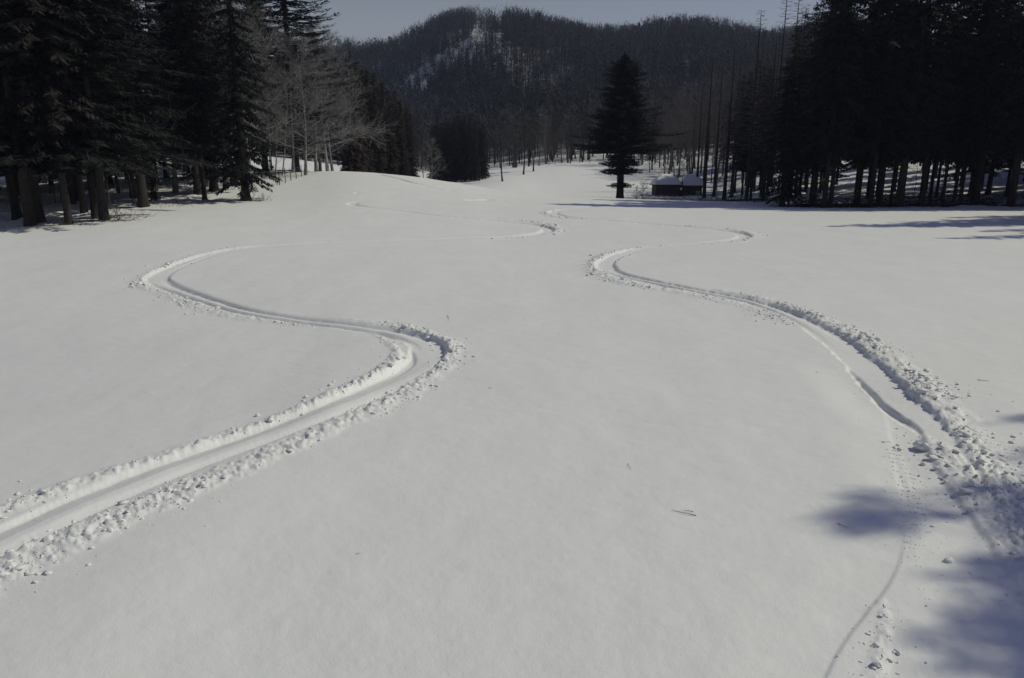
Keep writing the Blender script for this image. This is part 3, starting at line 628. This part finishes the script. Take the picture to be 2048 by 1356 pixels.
for i in range(18):
    r_ = i % 2; px = 864+(i/17)*106+U(-3, 3); D = 116+r_*6+U(-1.5, 1.5); x, y = spot(px, D); top = 226+abs(px-918)*.4+U(-8, 16)
    z = float(base_h(x, y)); H = 3+(330-top)*D/KX-z
    tree('dark_cedar', i % 2, x, y, H, 'rightmost cedar of the dark rounded clump, by the lone pine' if i == 17 else 'leftmost cedar of the dark rounded clump' if i == 0 else ORD[i].replace('nearest', 'first')+' blackish cedar from the left in the rounded valley clump', 'dark cedar clump in the valley', wide=U(.7, .95))
ptree('pine', 0, 1004, 109, 8.7, 'lone slender pine standing on open snow right of the dark cedar clump', lean=(0, .02))
for px, D, H, lb in [(1048, 126, 10, 'pine at the foot of the far slope, first right of the lone pine'), (1068, 133, 9.5, 'pine with a short thick trunk on the edge of the far snow'), (1030, 150, 9, 'pine behind the lone pine on the sunlit strip')]:
    ptree('pine', 1, px, D, H, lb, 'pines at the foot of the far slope')
# trunks along the top of the far snow slope
row = sorted(U(1000, 1190) for _ in range(30)); cnt_ = {}
for px in row:
    D = U(150, 166) if px < 1080 else U(156, 180); k = random.choice(['bare', 'bare', 'bare', 'pine']); cnt_[k] = cnt_.get(k, -1)+1
    ptree(k, random.randrange(2), px, D, U(7, 12), ORD[cnt_[k] % 20].replace('nearest', 'first')+{'bare': ' bare grey tree', 'pine': ' small pine'}[k]+' from the left along the top of the far snow slope' if cnt_[k] < 20 else 'bare grey tree near the right end of the line along the far snow slope', 'trees along the top of the far snow slope', thick=U(1, 2), lean=(U(-.04, .04), U(-.06, .06)))
for q_, px in enumerate(sorted(U(1000, 1200) for _ in range(16))):
    ptree('sapling', random.randrange(2), px, U(150, 176), U(2.5, 5), ORD[q_].replace('nearest', 'first')+' low sapling from the left along the top of the far snow slope', 'saplings along the top of the far snow slope')
# right of the fir, near the cabin
for px, D, H, lb in [(1396, 98, 14, 'slim trunk just behind the right gable of the cabin'), (1412, 90, 17, 'thick trunk standing at the right end of the cabin'), (1432, 93, 16, 'first thin trunk right of the cabin'),
                     (1453, 80, 16, 'trunk standing lowest on the slope right of the cabin'), (1467, 88, 16.5, 'straight trunk right of the lowest one on the cabin slope')]:
    ptree('larch', int(px) % 2, px, D, H, lb, 'larches by the cabin', thick=1.35)
ptree('forked_bare', 0, 1352, 112, 8, 'forked bare tree on the slope directly above the cabin roof', rz=0)
for px, D, H, lb in [(1375, 106, 8, 'bare tree between the forked tree and the slim trunk'), (1330, 125, 8, 'bare tree left of the forked tree on the streaked slope'), (1300, 136, 8, 'bare tree at the top of the streaked slope behind the lone fir')]:
    ptree('bare', int(px) % 3, px, D, H, lb, 'bare trees above the cabin')
# right front row
G = 'front row of trees on the right'
for k, s, px, D, H, th_, lb in [
 ('low_fir', 0, 1571, 52, 12.5, 1.0, 'fir with boughs nearly down to the snow at the left end of the right wood'),
 ('tall_cedar', 0, 1656, 50, 19, 1.0, 'left trunk of the close twin cedars in the right wood'),
 ('tall_cedar', 1, 1669, 50.5, 19, .9, 'right trunk of the close twin cedars in the right wood'),
 ('tall_cedar', 0, 1718, 54, 18, .6, 'thin trunk right of the twin cedars'),
 ('tall_cedar', 1, 1750, 50, 19, .95, 'straight trunk on the field edge right of the twin cedars'),
 ('tall_cedar', 0, 1769, 51, 18, .9, 'trunk a step right of the straight one on the field edge'),
 ('tall_cedar', 1, 1790, 53, 18, .6, 'thin trunk touching the thick leaning one'),
 ('tall_cedar', 0, 1808, 50.5, 20, 1.5, 'thick trunk leaning left in the right wood'),
 ('tall_cedar', 1, 1853, 50, 19, 1.1, 'black upright trunk on the field edge right of the thick leaning one'),
 ('tall_cedar', 0, 1895, 53, 19, .7, 'thin trunk set back from the field edge at right'),
 ('tall_cedar', 1, 1918, 54, 18, .8, 'left one of two dim trunks above the brush heap'),
 ('tall_cedar', 0, 1931, 53, 18, .8, 'right one of two dim trunks above the brush heap'),
 ('tall_cedar', 1, 1963, 51, 19, 1.1, 'grey trunk just right of the brush heap'),
 ('tall_cedar', 0, 2034, 49, 20, 1.3, 'stout trunk at the far right edge of the picture')]:
    ptree(k, s, px, D, H, lb, G, thick=th_, lean=(0, -.03) if 'leaning' in lb and 'touch' not in lb else (0, 0))
ptree('larch', 0, 1545, 105, 26, 'very tall bare larch poking above the ridge, left one', 'tall larches above the right wood')
ptree('larch', 1, 1568, 108, 26, 'very tall bare larch poking above the ridge, middle one', 'tall larches above the right wood')
ptree('larch', 0, 1615, 104, 25, 'very tall bare larch poking above the ridge, right one', 'tall larches above the right wood')

# ---------------------------------------------------------------- infill of the woods
LM = {'left': [(18, 'the left-leaning edge trunk'), (50, 'the close pair at the left edge'), (121, 'the slim reddish trunk'), (186, 'the pair among dry twigs'), (277, 'the thickest grey trunk'), (335, 'the level-limbed pale tree'), (390, 'the straight snow bank trunk'), (486, 'the flared fir'), (550, 'the leaning birches'), (590, 'the tall layered fir')],
      'right': [(1270, 'the lone fir'), (1310, 'the streaked slope'), (1352, 'the forked tree'), (1396, 'the cabin gable'), (1412, 'the thick cabin trunk'), (1453, 'the lowest cabin larch'), (1490, 'the wire fence'), (1530, 'the shrub by the low fir'), (1571, 'the low-boughed fir'), (1610, 'the short stump'), (1662, 'the twin cedars'), (1718, 'the thin trunk by the twins'), (1760, 'the straight edge trunk'), (1808, 'the thick leaning trunk'), (1853, 'the black upright trunk'), (1895, 'the set-back thin trunk'), (1925, 'the dim trunks'), (1963, 'the grey brush-heap trunk'), (2034, 'the stout edge trunk')]}
FILLED = []
KW = {'fir': 'dark fir', 'cedar': 'cedar', 'tall_cedar': 'tall dark cedar', 'bare': 'bare grey tree', 'pale_bare': 'pale bare tree', 'larch': 'leafless larch', 'pine': 'pine', 'sapling': 'thin sapling', 'big_fir': 'broad layered fir', 'low_fir': 'low-boughed fir', 'dark_cedar': 'dark cedar'}
def fill(n, box, kinds, hr, sp, label, group, ok=None, tries=4000):
    c = 0
    for _ in range(tries):
        if c >= n: break
        px = U(box[0], box[1]); D = math.exp(U(math.log(box[2]), math.log(box[3]))); x, y = spot(px, D)
        if ok and not ok(px, D, x, y): continue
        if min((x-a)**2+(y-b)**2 for a, b in PLACED) < sp*sp: continue
        k, s = random.choice(kinds); e = tree(k, s, x, y, U(*hr), '-', group, thick=U(.7, 1.1)); c += 1; FILLED.append((px, D, k, e))
def label_fill():
    grp = {}
    for px, D, k, e in FILLED:
        side = 'left' if px < 1000 else 'right'; lm = min(LM[side], key=lambda q: abs(q[0]-px))[1]
        if px < -20 or px > 2060: e['label'] = KW[k]+(' in the left wood past the left border' if px < 0 else ' in the right wood past the right border'); continue
        grp.setdefault((lm, KW[k]), []).append((D, e))
    for (lm, kw), L in grp.items():
        L.sort(key=lambda q: q[0])
        for i, (D, e) in enumerate(L): e['label'] = (f'{ORD[i]} {kw} back behind {lm}' if len(L) > 1 else f'only {kw} back behind {lm}')
def inwood(px, D, x, y): return float(wood_mask(np.array([x]), np.array([y]))[0]) > .6
conL = [('fir', 0), ('fir', 1), ('fir', 2), ('tall_cedar', 0), ('fir', 1)]
fill(46, (-260, 480, 33, 62), conL, (15, 20), 2.5, 'dark %s within the left wood behind the front row', 'trees inside the left wood', inwood)
fill(40, (-100, 640, 60, 120), conL+[('big_fir', 0)], (16, 22), 4, 'dark %s deep in the left wood', 'trees deep in the left wood', inwood)
fill(16, (0, 640, 34, 80), [('bare', 0), ('bare', 1), ('pale_bare', 1)], (7, 12), 1.6, '%s scattered between the conifers of the left wood', 'bare trees in the left wood', inwood)
fill(26, (60, 540, 33, 70), [('sapling', 0), ('sapling', 1)], (2.5, 5), 1.2, 'thin %s under the left firs', 'saplings under the left firs', inwood)
conR = [('tall_cedar', 0), ('tall_cedar', 1), ('tall_cedar', 0), ('fir', 1)]
fill(42, (1625, 2500, 54, 80), conR, (17, 21), 2.3, 'dark %s within the right wood behind the front row', 'trees inside the right wood', inwood)
fill(46, (1600, 2400, 75, 125), conR, (16, 20), 4, 'dark %s high up in the right wood', 'trees high up in the right wood', inwood)
fill(44, (1480, 1660, 64, 125), [('larch', 0), ('larch', 1), ('tall_cedar', 1)], (13, 18), 2.6, '%s on the shaded slope between cabin and right wood', 'trees on the shaded slope', inwood)
fill(30, (1300, 1520, 105, 165), [('larch', 0), ('larch', 1), ('bare', 0), ('bare', 1), ('bare', 2)], (11, 16), 2.6, '%s standing on the hillside above the cabin', 'trees on the hillside above the cabin', lambda px, D, x, y: D > np.interp(px, [1300, 1350, 1420, 1520], [145, 128, 104, 100]))
fill(16, (1255, 1420, 118, 160), [('fir', 1), ('larch', 0), ('bare', 1), ('larch', 1)], (12, 16), 2.5, '', 'trees on the hillside above the cabin', lambda px, D, x, y: D > np.interp(px, [1255, 1300, 1350, 1420], [148, 138, 126, 112]))
fill(14, (1540, 2040, 53, 70), [('sapling', 0), ('sapling', 1)], (2, 4), 1.4, 'thin %s on the bank of the right wood', 'saplings on the right bank', inwood)
fill(120, (2150, 3200, 48, 110), conR, (17, 21), 2.6, '', 'trees inside the right wood', inwood)
fill(18, (1440, 1640, 92, 150), [('tall_cedar', 0), ('fir', 1), ('tall_cedar', 1)], (13, 17), 2.4, '', 'conifers high above the cabin', inwood)
fill(22, (1290, 1560, 84, 140), [('sapling', 0), ('sapling', 1), ('bare', 1)], (2.5, 6), 1.5, '', 'undergrowth on the hillside above the cabin', inwood)
label_fill()
# trees past the right border: their tops throw the soft shadows onto the field
tanE = math.tan(SUN_EL); sh = (math.sin(SUN_AZ), math.cos(SUN_AZ))
def caster(px, py, H, kind='fir', s=0, wide=1.0):
    g = pix(px, py); L = H/tanE
    for _ in range(3):
        x, y = g[0]+sh[0]*L, g[1]+sh[1]*L; L = (H+ground(x, y)-float(base_h(g[0], g[1])))/tanE
    tree(kind, s, x, y, H, 'conifer just past the right border, its top shading the open field', 'conifers past the right border', wide=wide)
for px, py, H, k, s, w in [(1835, 1018, 13.5, 'pine', 1, .4), (1800, 1035, 13, 'fir', 1, .4), (1870, 1160, 15, 'fir', 1, .8), (1835, 1270, 13, 'fir', 2, .8), (1990, 845, 14, 'fir', 1, .5), (2000, 915, 16, 'fir', 2, .5), (1990, 1060, 15, 'fir', 0, .9), (1930, 1340, 14, 'fir', 0, .9), (1900, 1500, 14, 'fir', 1, 1), (2010, 1130, 15.5, 'fir', 2, 1), (2040, 1240, 16, 'fir', 1, 1), (2030, 1010, 16, 'fir', 0, .7),
                        (1650, 453, 15, 'fir', 1, .8), (1755, 454, 16, 'fir', 0, .8), (1880, 477, 15, 'fir', 2, .8), (1830, 444, 17, 'fir', 1, .8), (1960, 463, 16, 'fir', 0, .8), (1900, 436, 18, 'fir', 2, .9)]:
    caster(px, py, H, k, s, w)

# ---------------------------------------------------------------- far woods on the mountain: one mass
def far_tree(kind, r):
    q = []
    if kind == 0:      # bare broadleaf: stem, limbs, twigs
        H = 1.; a = r.uniform(0, 3)
        for k in range(2):
            c, s = math.cos(a+k*1.57)*.014, math.sin(a+k*1.57)*.014; q.append([(-c, -s, -.05), (c, s, -.05), (c*.3, s*.3, .95), (-c*.3, -s*.3, .95)])
        for i in range(30):
            z = r.uniform(.25, .97); az = r.uniform(0, 6.28); L = .30*(1.15-z)**.6*r.uniform(.5, 1.2)+.04; x0 = 0; p = np.array([0, 0, z]); 
            if i > 11: p = np.array([math.cos(az*3)*L*.5, math.sin(az*3)*L*.5, z+.05])
            d = np.array([math.cos(az), math.sin(az), r.uniform(.3, 1.3)]); e = p+d*L; w = np.array([-math.sin(az), math.cos(az), 0])*(.008 if i < 12 else .0065)
            u = np.array([0, 0, .006])
            q.append([p-w, p+w+u, e+w*.5, e-w*.5+u])
    elif kind == 1:    # conifer
        for i in range(46):
            t = (i+.5)/46; z = .06+.92*t; L = .20*(1-t)**.75*r.uniform(.6, 1.2)+.02; az = i*2.4+r.uniform(-.4, .4)
            d = np.array([math.cos(az), math.sin(az), 0]); w = np.array([-d[1], d[0], 0])*L*.42; p = np.array([0, 0, z]); m = p+d*L*.6+[0, 0, -.03]; e = p+d*L+[0, 0, -.09*r.uniform(.3, 1.4)]
            q.append([p, m+w, e, m-w])
        q.append([(-.012, 0, -.05), (.012, 0, -.05), (.004, 0, .98), (-.004, 0, .98)]); q.append([(0, -.012, -.05), (0, .012, -.05), (0, .004, .98), (0, -.004, .98)])
    else:              # pine: bare stem, flat tufts on top
        for k in range(2):
            c, s = (.014, 0) if k else (0, .014); q.append([(-c, -s, -.05), (c, s, -.05), (c*.4, s*.4, .95), (-c*.4, -s*.4, .95)])
        for i in range(34):
            z = r.uniform(.55, 1); az = r.uniform(0, 6.28); rad = r.uniform(.03, .24)*(1.25-z)**.5*1.2; c = np.array([math.cos(az)*rad, math.sin(az)*rad, z+r.normal(0, .02)])
            d = r.normal(0, 1, 3); d[2] *= .4; d /= np.linalg.norm(d); w = np.cross(d, [0.1, .2, 1]); w /= np.linalg.norm(w)
            q.append([c-d*.06, c+w*.03, c+d*.06, c-w*.03])
    return np.array([[tuple(map(float, p)) for p in f] for f in q])
fr_ = np.random.default_rng(5); FT = {k: [far_tree(k, fr_) for _ in range(6)] for k in (0, 1, 2)}
def snow_band(px, py):   # the thin-wooded snowy spur flank in the photograph
    c = np.interp(px, [790, 830, 900, 960, 1000], [195, 172, 126, 88, 66]); return np.abs(py-c-10) < 24
N = 26000; a = fr_.uniform(600, 1760, N); D = np.exp(fr_.uniform(math.log(168), math.log(440), N)); D = np.sqrt(fr_.uniform(165**2, 430**2, N))
x = (a-1024)/KX*D; y = D; z = base_h(x, y); pyy = 330-(z-3)*KX/D
keep = (worley(x/3.2, y/3.2, 3)[0] < .62); band = (a > 770) & (a < 1010) & snow_band(a, pyy); keep &= ~(band & (fr_.random(N) < .7)); keep &= ~((D < 185) & (fr_.random(N) < .3))
lowd = (pyy > 300) & (a > 980) & (a < 1200); keep &= ~(lowd & (fr_.random(N) < .4))
idx = np.nonzero(keep)[0][:9000]
clump = fbm(x*.02, y*.02, 3, 88); darkbelt = (a < 960) & (pyy > np.interp(a, [700, 800, 900, 960], [150, 185, 200, 215])) & (pyy < 245)
sets = {0: [], 1: [], 2: []}
ridge = D > 385
for i in idx:
    u = fr_.random(); k = 0
    if darkbelt[i]: k = 1
    elif ridge[i] and u < .3: k = 2 if u < .18 else 1
    elif clump[i] > .22 and u < .6: k = 1
    elif u < .05: k = 2
    t = FT[k][i % 6]; H = fr_.uniform(6.5, 11) if k == 0 else fr_.uniform(6, 11)
    c, s = math.cos(i*1.7), math.sin(i*1.7); wq = 1.25
    q = np.stack([(t[..., 0]*c-t[..., 1]*s)*H*wq+x[i], (t[..., 0]*s+t[..., 1]*c)*H*wq+y[i], t[..., 2]*H+z[i]], -1); sets[k].append(q.reshape(-1, 3))
for k, nm, mt, lb in ((0, 'far_bare_wood', M_FARTW, 'leafless grey woodland covering the mountain behind the valley'), (1, 'far_conifers', M_FARCO, 'dark conifers mixed into the woodland on the mountain'), (2, 'far_pines', M_FARCO, 'pines with open crowns along the mountain ridge and slope')):
    v = np.concatenate(sets[k]); f = np.arange(len(v)).reshape(-1, 4)
    tag(link(nm, mesh_np(nm, v, f, mt)), lb, 'woodland', kind='stuff')
# larger pines one can tell apart on the skyline
for px, H, lb in [(836, 9, 'small round-topped pine alone on the left ridge line'), (762, 8, 'pine on the low left ridge line above the layered fir'), (1452, 13, 'tallest spreading pine on the right part of the ridge line'), (1385, 10, 'pair-like spreading pine left of the tallest one on the ridge line'), (1372, 9, 'spreading pine at the left end of the ridge pine group'), (1240, 8, 'pine on the ridge line directly above the lone fir'), (1073, 9, 'dark pine on the middle of the ridge line')]:
    x_, y_ = spot(px, 398); tree('pine', 0, x_, y_, H, lb, 'pines on the ridge line', wide=1.3)

# ---------------------------------------------------------------- cabin
def part(name, b, m, parent, smooth=False): return link(name, b.mesh(name, m, smooth), parent)
cx_, cy_ = spot(1361, 97); gz = z_of(399, 97); cab = empty('cabin', (cx_, cy_, gz)); cab.scale = (1, 1, 1.1); tag(cab, 'low wooden cabin with thick snow on its two roofs, right of the lone fir', 'cabin')
s = 97/KX   # metres per photo pixel at the cabin
def X_(px): return (px-1361)*s
b = MB(); b.box(((X_(1314)+X_(1361))/2, 1.4, .85), (X_(1361)-X_(1314), 2.8, 1.7)); wl = part('wall', b, M_WALL, cab)
b = MB(); b.box(((X_(1367)+X_(1408))/2, 1.5, .8), (X_(1408)-X_(1367), 2.6, 1.6)); wr = part('wall', b, M_WALL, cab)
b = MB(); b.box(((X_(1361)+X_(1367))/2, 1.7, .75), (X_(1367)-X_(1361)-.01, 2.0, 1.5)); part('passage', b, M_WALL, cab)
# board joints as pieces proud of the wall
for (x0, x1, h, y0) in ((X_(1315), X_(1345), 1.62, 0), (X_(1368), X_(1407), 1.5, .2)):
    n = int((x1-x0)/.24)
    for i in range(n):
        bb_ = MB(); bb_.box((x0+(i+.5)*(x1-x0)/n, y0-.018, h/2+.02), ((x1-x0)/n-.025, .03, h)); part('board', bb_, M_WALL, wl if y0 == 0 else wr)
b = MB(); b.box(((X_(1346)+X_(1360))/2, -.02, .83), (X_(1360)-X_(1346), .034, 1.6)); part('door', b, M_WALLR, wl)
for i, px in enumerate((1329, 1337)):
    b = MB(); b.box((X_(px), -.05, 1.12), (.46, .03, .55)); fm = part('window', b, M_WALL, wl); b = MB(); b.box((X_(px), -.07, 1.12), (.36, .02, .45)); part('pane', b, M_GLASS, fm)
b = MB(); b.box((X_(1400), .16, .62), (.62, .04, .85)); part('metal_sheet', b, M_PANEL, wr)
def gable(x0, x1, y0, y1, ze, zr, over, th_, name, m, hip=.0, lump=0, seed=1):
    """roof slab: front and back slopes meeting in a ridge, ends sloped in by hip"""
    r = np.random.default_rng(seed); b = MB(); nx, ny = 16, 12; top = []; bot = []
    for j in range(ny+1):
        for i in range(nx+1):
            u = i/nx; v = j/ny; x = x0-over+(x1-x0+2*over)*u; y = y0-over+(y1-y0+2*over)*v
            e = min(1, (1-abs(2*v-1))); hx = min(1, min(u, 1-u)*(x1-x0)/max(hip, .001)) if hip else 1
            z = ze+(zr-ze)*min(e, hx)
            rd = min(1, min(u, 1-u)*12)*.5+.5 if lump else 1; rv = min(1, min(v, 1-v)*9)*.5+.5 if lump else 1
            tk = th_*(rd*rv)+lump*float(fbm(np.array([x*1.3+seed]), np.array([y*1.3]), 2, seed)[0])
            top.append((x, y, z+tk)); bot.append((x, y, z))
    b.v = top+bot; o = len(top); W = nx+1
    for j in range(ny):
        for i in range(nx):
            k = j*W+i; b.f.append((k, k+1, k+1+W, k+W)); b.f.append((o+k, o+k+W, o+k+1+W, o+k+1))
    for i in range(nx): b.f.append((i+1, i, o+i, o+i+1)); k = ny*W+i; b.f.append((k, k+1, o+k+1, o+k))
    for j in range(ny): k = j*W; b.f.append((k, k+W, o+k+W, o+k)); k = j*W+nx; b.f.append((k+W, k, o+k, o+k+W))
    return b.mesh(name, m, name == 'roof_snow')
rl = link('roof', gable(X_(1314), X_(1361), 0, 2.8, 1.72, 2.7, .3, .06, 'roof', M_WALL, 1.0), cab); link('roof_snow', gable(X_(1314), X_(1361), 0, 2.8, 1.79, 2.7, .26, .36, 'roof_snow', M_CLOD, 1.0, .04, 3), rl)
rr2 = link('roof', gable(X_(1367), X_(1408), .2, 2.8, 1.62, 2.65, .28, .06, 'roof', M_WALL, .7), cab); link('roof_snow', gable(X_(1370.5), X_(1408), .2, 2.8, 1.69, 2.73, .3, .36, 'roof_snow', M_CLOD, .7, .09, 8), rr2)
b = MB(); b.tube([(X_(1364.3), -.12, 1.28), (X_(1364.3), -.15, 1.28)], [.17, .17], 16, True); part('round_sign', b, M_SIGN, cab)
b = MB(); b.tube([(X_(1366), -.25, 2.9), (X_(1365), -.3, 2.2), (X_(1367), -.3, 1.7), (X_(1371), -.35, 1.45)], [.03, .05, .06, .05], 6); part('downpipe', b, M_WALL, cab)
# snow-covered bank left of the cabin and post fence
def fence(px0, px1, D0, D1, n, h, label):
    x0, y0 = spot(px0, D0); x1, y1 = spot(px1, D1); e = empty('wire_fence', (x0, y0, ground(x0, y0))); tag(e, label, 'fence'); tops = []
    for i in range(n):
        f = i/(n-1); x = x0+(x1-x0)*f; y = y0+(y1-y0)*f; z = ground(x, y); hh = h*U(.85, 1.1); b = MB(); p = (x-x0, y-y0, z-e.location.z)
        b.tube([(p[0], p[1], p[2]-.2), (p[0]+U(-.04, .04), p[1], p[2]+hh)], [.03, .026], 6, True); part('post', b, M_BARK, e); tops.append((p[0], p[1], p[2]))
    for k in (.45, .85):
        b = MB(); b.tube([(a_, b_, c_+h*k*.9) for a_, b_, c_ in tops], [.007]*len(tops), 3); part('wire', b, M_WIRE, e)
fence(1405, 1560, 70, 57, 13, .55, 'low wire fence with thin posts along the field edge right of the cabin')
fence(556, 612, 50, 56, 6, 1.0, 'faint thin-posted fence at the top left of the mound beside the birches')
x_, y_ = spot(1584, 50.5); b = MB(); b.tube([(0, 0, -.2), (.0, 0, .3), (.03, 0, .62)], [.10, .09, .085], 9, True)
o = link('cut_stump', b.mesh('cut_stump', M_BARK), None, (x_, y_, ground(x_, y_))); tag(o, 'short dark post-like stump right of the low fir on the field edge', 'stump')

# ---------------------------------------------------------------- brush, logs and twigs
def brush(name, spots, label, n=30, L=(.3, 1.1), r=(.006, .014), up=.5, mt=M_TWIG):
    b = MB()
    for px, D, rad in spots:
        x0, y0 = spot(px, D)
        for _ in range(n):
            x = x0+random.gauss(0, rad); y = y0+random.gauss(0, rad*.7); z = ground(x, y); a = U(0, 6.28); l = U(*L); e = U(.02, up)
            p = Vector((x, y, z)); d = Vector((math.cos(a), math.sin(a), e)).normalized(); q = p+d*l*.5+Vector((U(-.05, .05), U(-.05, .05), U(0, .08))); w = p+d*l+Vector((U(-.1, .1), U(-.1, .1), U(-.1, .15)))
            rr_ = U(*r); b.tube([p, q, w], [rr_, rr_*.7, rr_*.3], 3)
    tag(link(name, b.mesh(name, mt)), label, 'brush', kind='stuff')
random.seed(5)
brush('dry_twigs', [(205, 31.2, .5), (215, 31, .5), (235, 31.5, .8), (250, 32.5, .8), (60, 30, .6), (90, 30, .8), (150, 30.3, .7), (330, 38, .9), (360, 40, .8), (385, 41, .6), (500, 41, .5), (510, 41.3, .4)], 'dry twigs and grass stems poking from the snow along the left wood edge', 26, (.2, .8), (.004, .01), 1.2)
brush('brush_heaps', [(1900, 51, .9), (1930, 50.5, 1.0), (1955, 50.5, .9), (1985, 50.3, 1.2), (2020, 49.5, 1.1), (1830, 51, .9), (1790, 51, .8), (1700, 51.5, 1), (1730, 51, .9), (1640, 51.5, .9), (1610, 52, .8), (1880, 51.5, .8)], 'fallen branches and brush heaped along the foot of the right wood', 70, (.4, 1.8), (.008, .025), .5, M_BARK)
brush('hollow_scrub', [(1300, 86, 1.6), (1320, 88, 1.5), (1285, 84, 1.2), (1345, 86, 1.5), (1375, 84, 1.6), (1400, 80, 1.5), (1430, 78, 1.3), (1345, 76, 1.), (1365, 76, 1.), (1390, 75, 1.), (1500, 68, 1.6), (1470, 70, 1.6)], 'scrub and bent twigs in the hollow in front of the cabin', 55, (.4, 1.5), (.008, .018), .8)
brush('bank_branches', [(1700+i*28, 60+i % 3*6, 2.5) for i in range(13)]+[(1480, 75, 2), (1530, 70, 2.5), (1570, 66, 2.5), (1600, 64, 2.5), (1440, 96, 2), (1500, 95, 3)], 'fallen branches scattered over the snowy bank of the right wood', 45, (.5, 2.5), (.01, .03), .25, M_BARK)
for i, (px, D, l, a, lb) in enumerate([(1645, 52, 4, .15, 'fallen log lying on the bank left of the twin cedars'), (1700, 53, 3.5, -.1, 'fallen log lying right of the twin cedars'), (1600, 53, 3.6, .2, 'fallen log sloping down beside the short stump'), (1840, 52, 3, .05, 'fallen log behind the black upright trunk'), (1455, 72, 4, -.2, 'snow-edged fallen log in the hollow right of the cabin')]):
    x_, y_ = spot(px, D); b = MB(); z0 = ground(x_, y_); z1 = ground(x_+l*math.cos(a), y_+l*math.sin(a))
    b.tube([(0, 0, .1), (l*.5*math.cos(a), l*.5*math.sin(a), (z1-z0)*.5+.12), (l*math.cos(a), l*math.sin(a), z1-z0+.1)], [.12, .11, .08], 8, True)
    o = link('fallen_log', b.mesh('fallen_log', M_BARK), None, (x_, y_, z0)); tag(o, lb, 'log', 'fallen logs on the right bank')
for i, (px, D, H, lb) in enumerate([(520, 41.5, .45, 'tiny evergreen shrub beside the flared fir'), (222, 31, .9, 'leafless shrub right of the stout left trunk'), (1275, 80, 1.6, 'leafless shrub right of the foot of the lone fir'), (1288, 82, 2.2, 'tall bent shrub between the lone fir and the cabin'), (1540, 57, 1.1, 'leafless shrub left of the fir with low boughs')]):
    ptree('shrub', i % 2, px, D, H, lb)
def twig(pts, r, label, cat='twig'):
    w = [pix(a, b_, lambda p, q: ground_t(p, q)) for a, b_ in pts]; z = [float(ground_t(np.array([p[0]]), np.array([p[1]]))[0]) for p in w]
    b = MB(); o0 = (w[0][0], w[0][1], z[0]); P = [(p[0]-o0[0], p[1]-o0[1], zz-o0[2]+(.004 if i % 2 == 0 else .014)) for i, (p, zz) in enumerate(zip(w, z))]
    b.tube(P, [r*(1-.6*i/(len(P)-1)) for i in range(len(P))], 5, True); tag(link('twig', b.mesh('twig', M_BARK), None, o0), label, cat, 'twigs lying on the open snow')
twig([(1392, 1032), (1375, 1030), (1355, 1024), (1342, 1022)], .0035, 'longer forked twig half buried in the smooth snow at lower centre')
twig([(1386, 1025), (1376, 1025), (1366, 1022)], .003, 'short twig lying just above the longer twig at lower centre')
twig([(1675, 1048), (1686, 1054), (1696, 1058)], .003, 'thin twig under the soft shadow at lower right')
twig([(1256, 928), (1258, 934), (1262, 940)], .002, 'hair-thin twig stuck upright in the snow near the centre')
twig([(1955, 760), (1964, 763), (1978, 763)], .0045, 'dark bent twig on the snow right of the rubble')
twig([(895, 631), (898, 641)], .004, 'tiny straight twig above the centre of the field')
twig([(712, 1108), (722, 1110)], .002, 'tiny twig on smooth snow in the lower left centre')
twig([(977, 776), (984, 778)], .003, 'tiny twig speck on smooth snow right of the left-hand bend')
# ---------------------------------------------------------------- air
b = MB(); b.box((0, 200, 30), (1500, 1300, 160)); hm = bpy.data.materials.new('haze'); hm.use_nodes = True; n = hm.node_tree; n.nodes.clear()
pv = n.nodes.new('ShaderNodeVolumePrincipled'); pv.inputs['Density'].default_value = HAZE; pv.inputs['Color'].default_value = (.6, .7, 1, 1); mo = n.nodes.new('ShaderNodeOutputMaterial'); n.links.new(pv.outputs[0], mo.inputs['Volume'])
tag(link('haze', b.mesh('haze', hm)), 'thin bluish winter haze over the valley', 'haze', kind='stuff')
print('tris', sum(len(m.polygons)*2 for m in bpy.data.meshes), 'objects', len(bpy.data.objects))
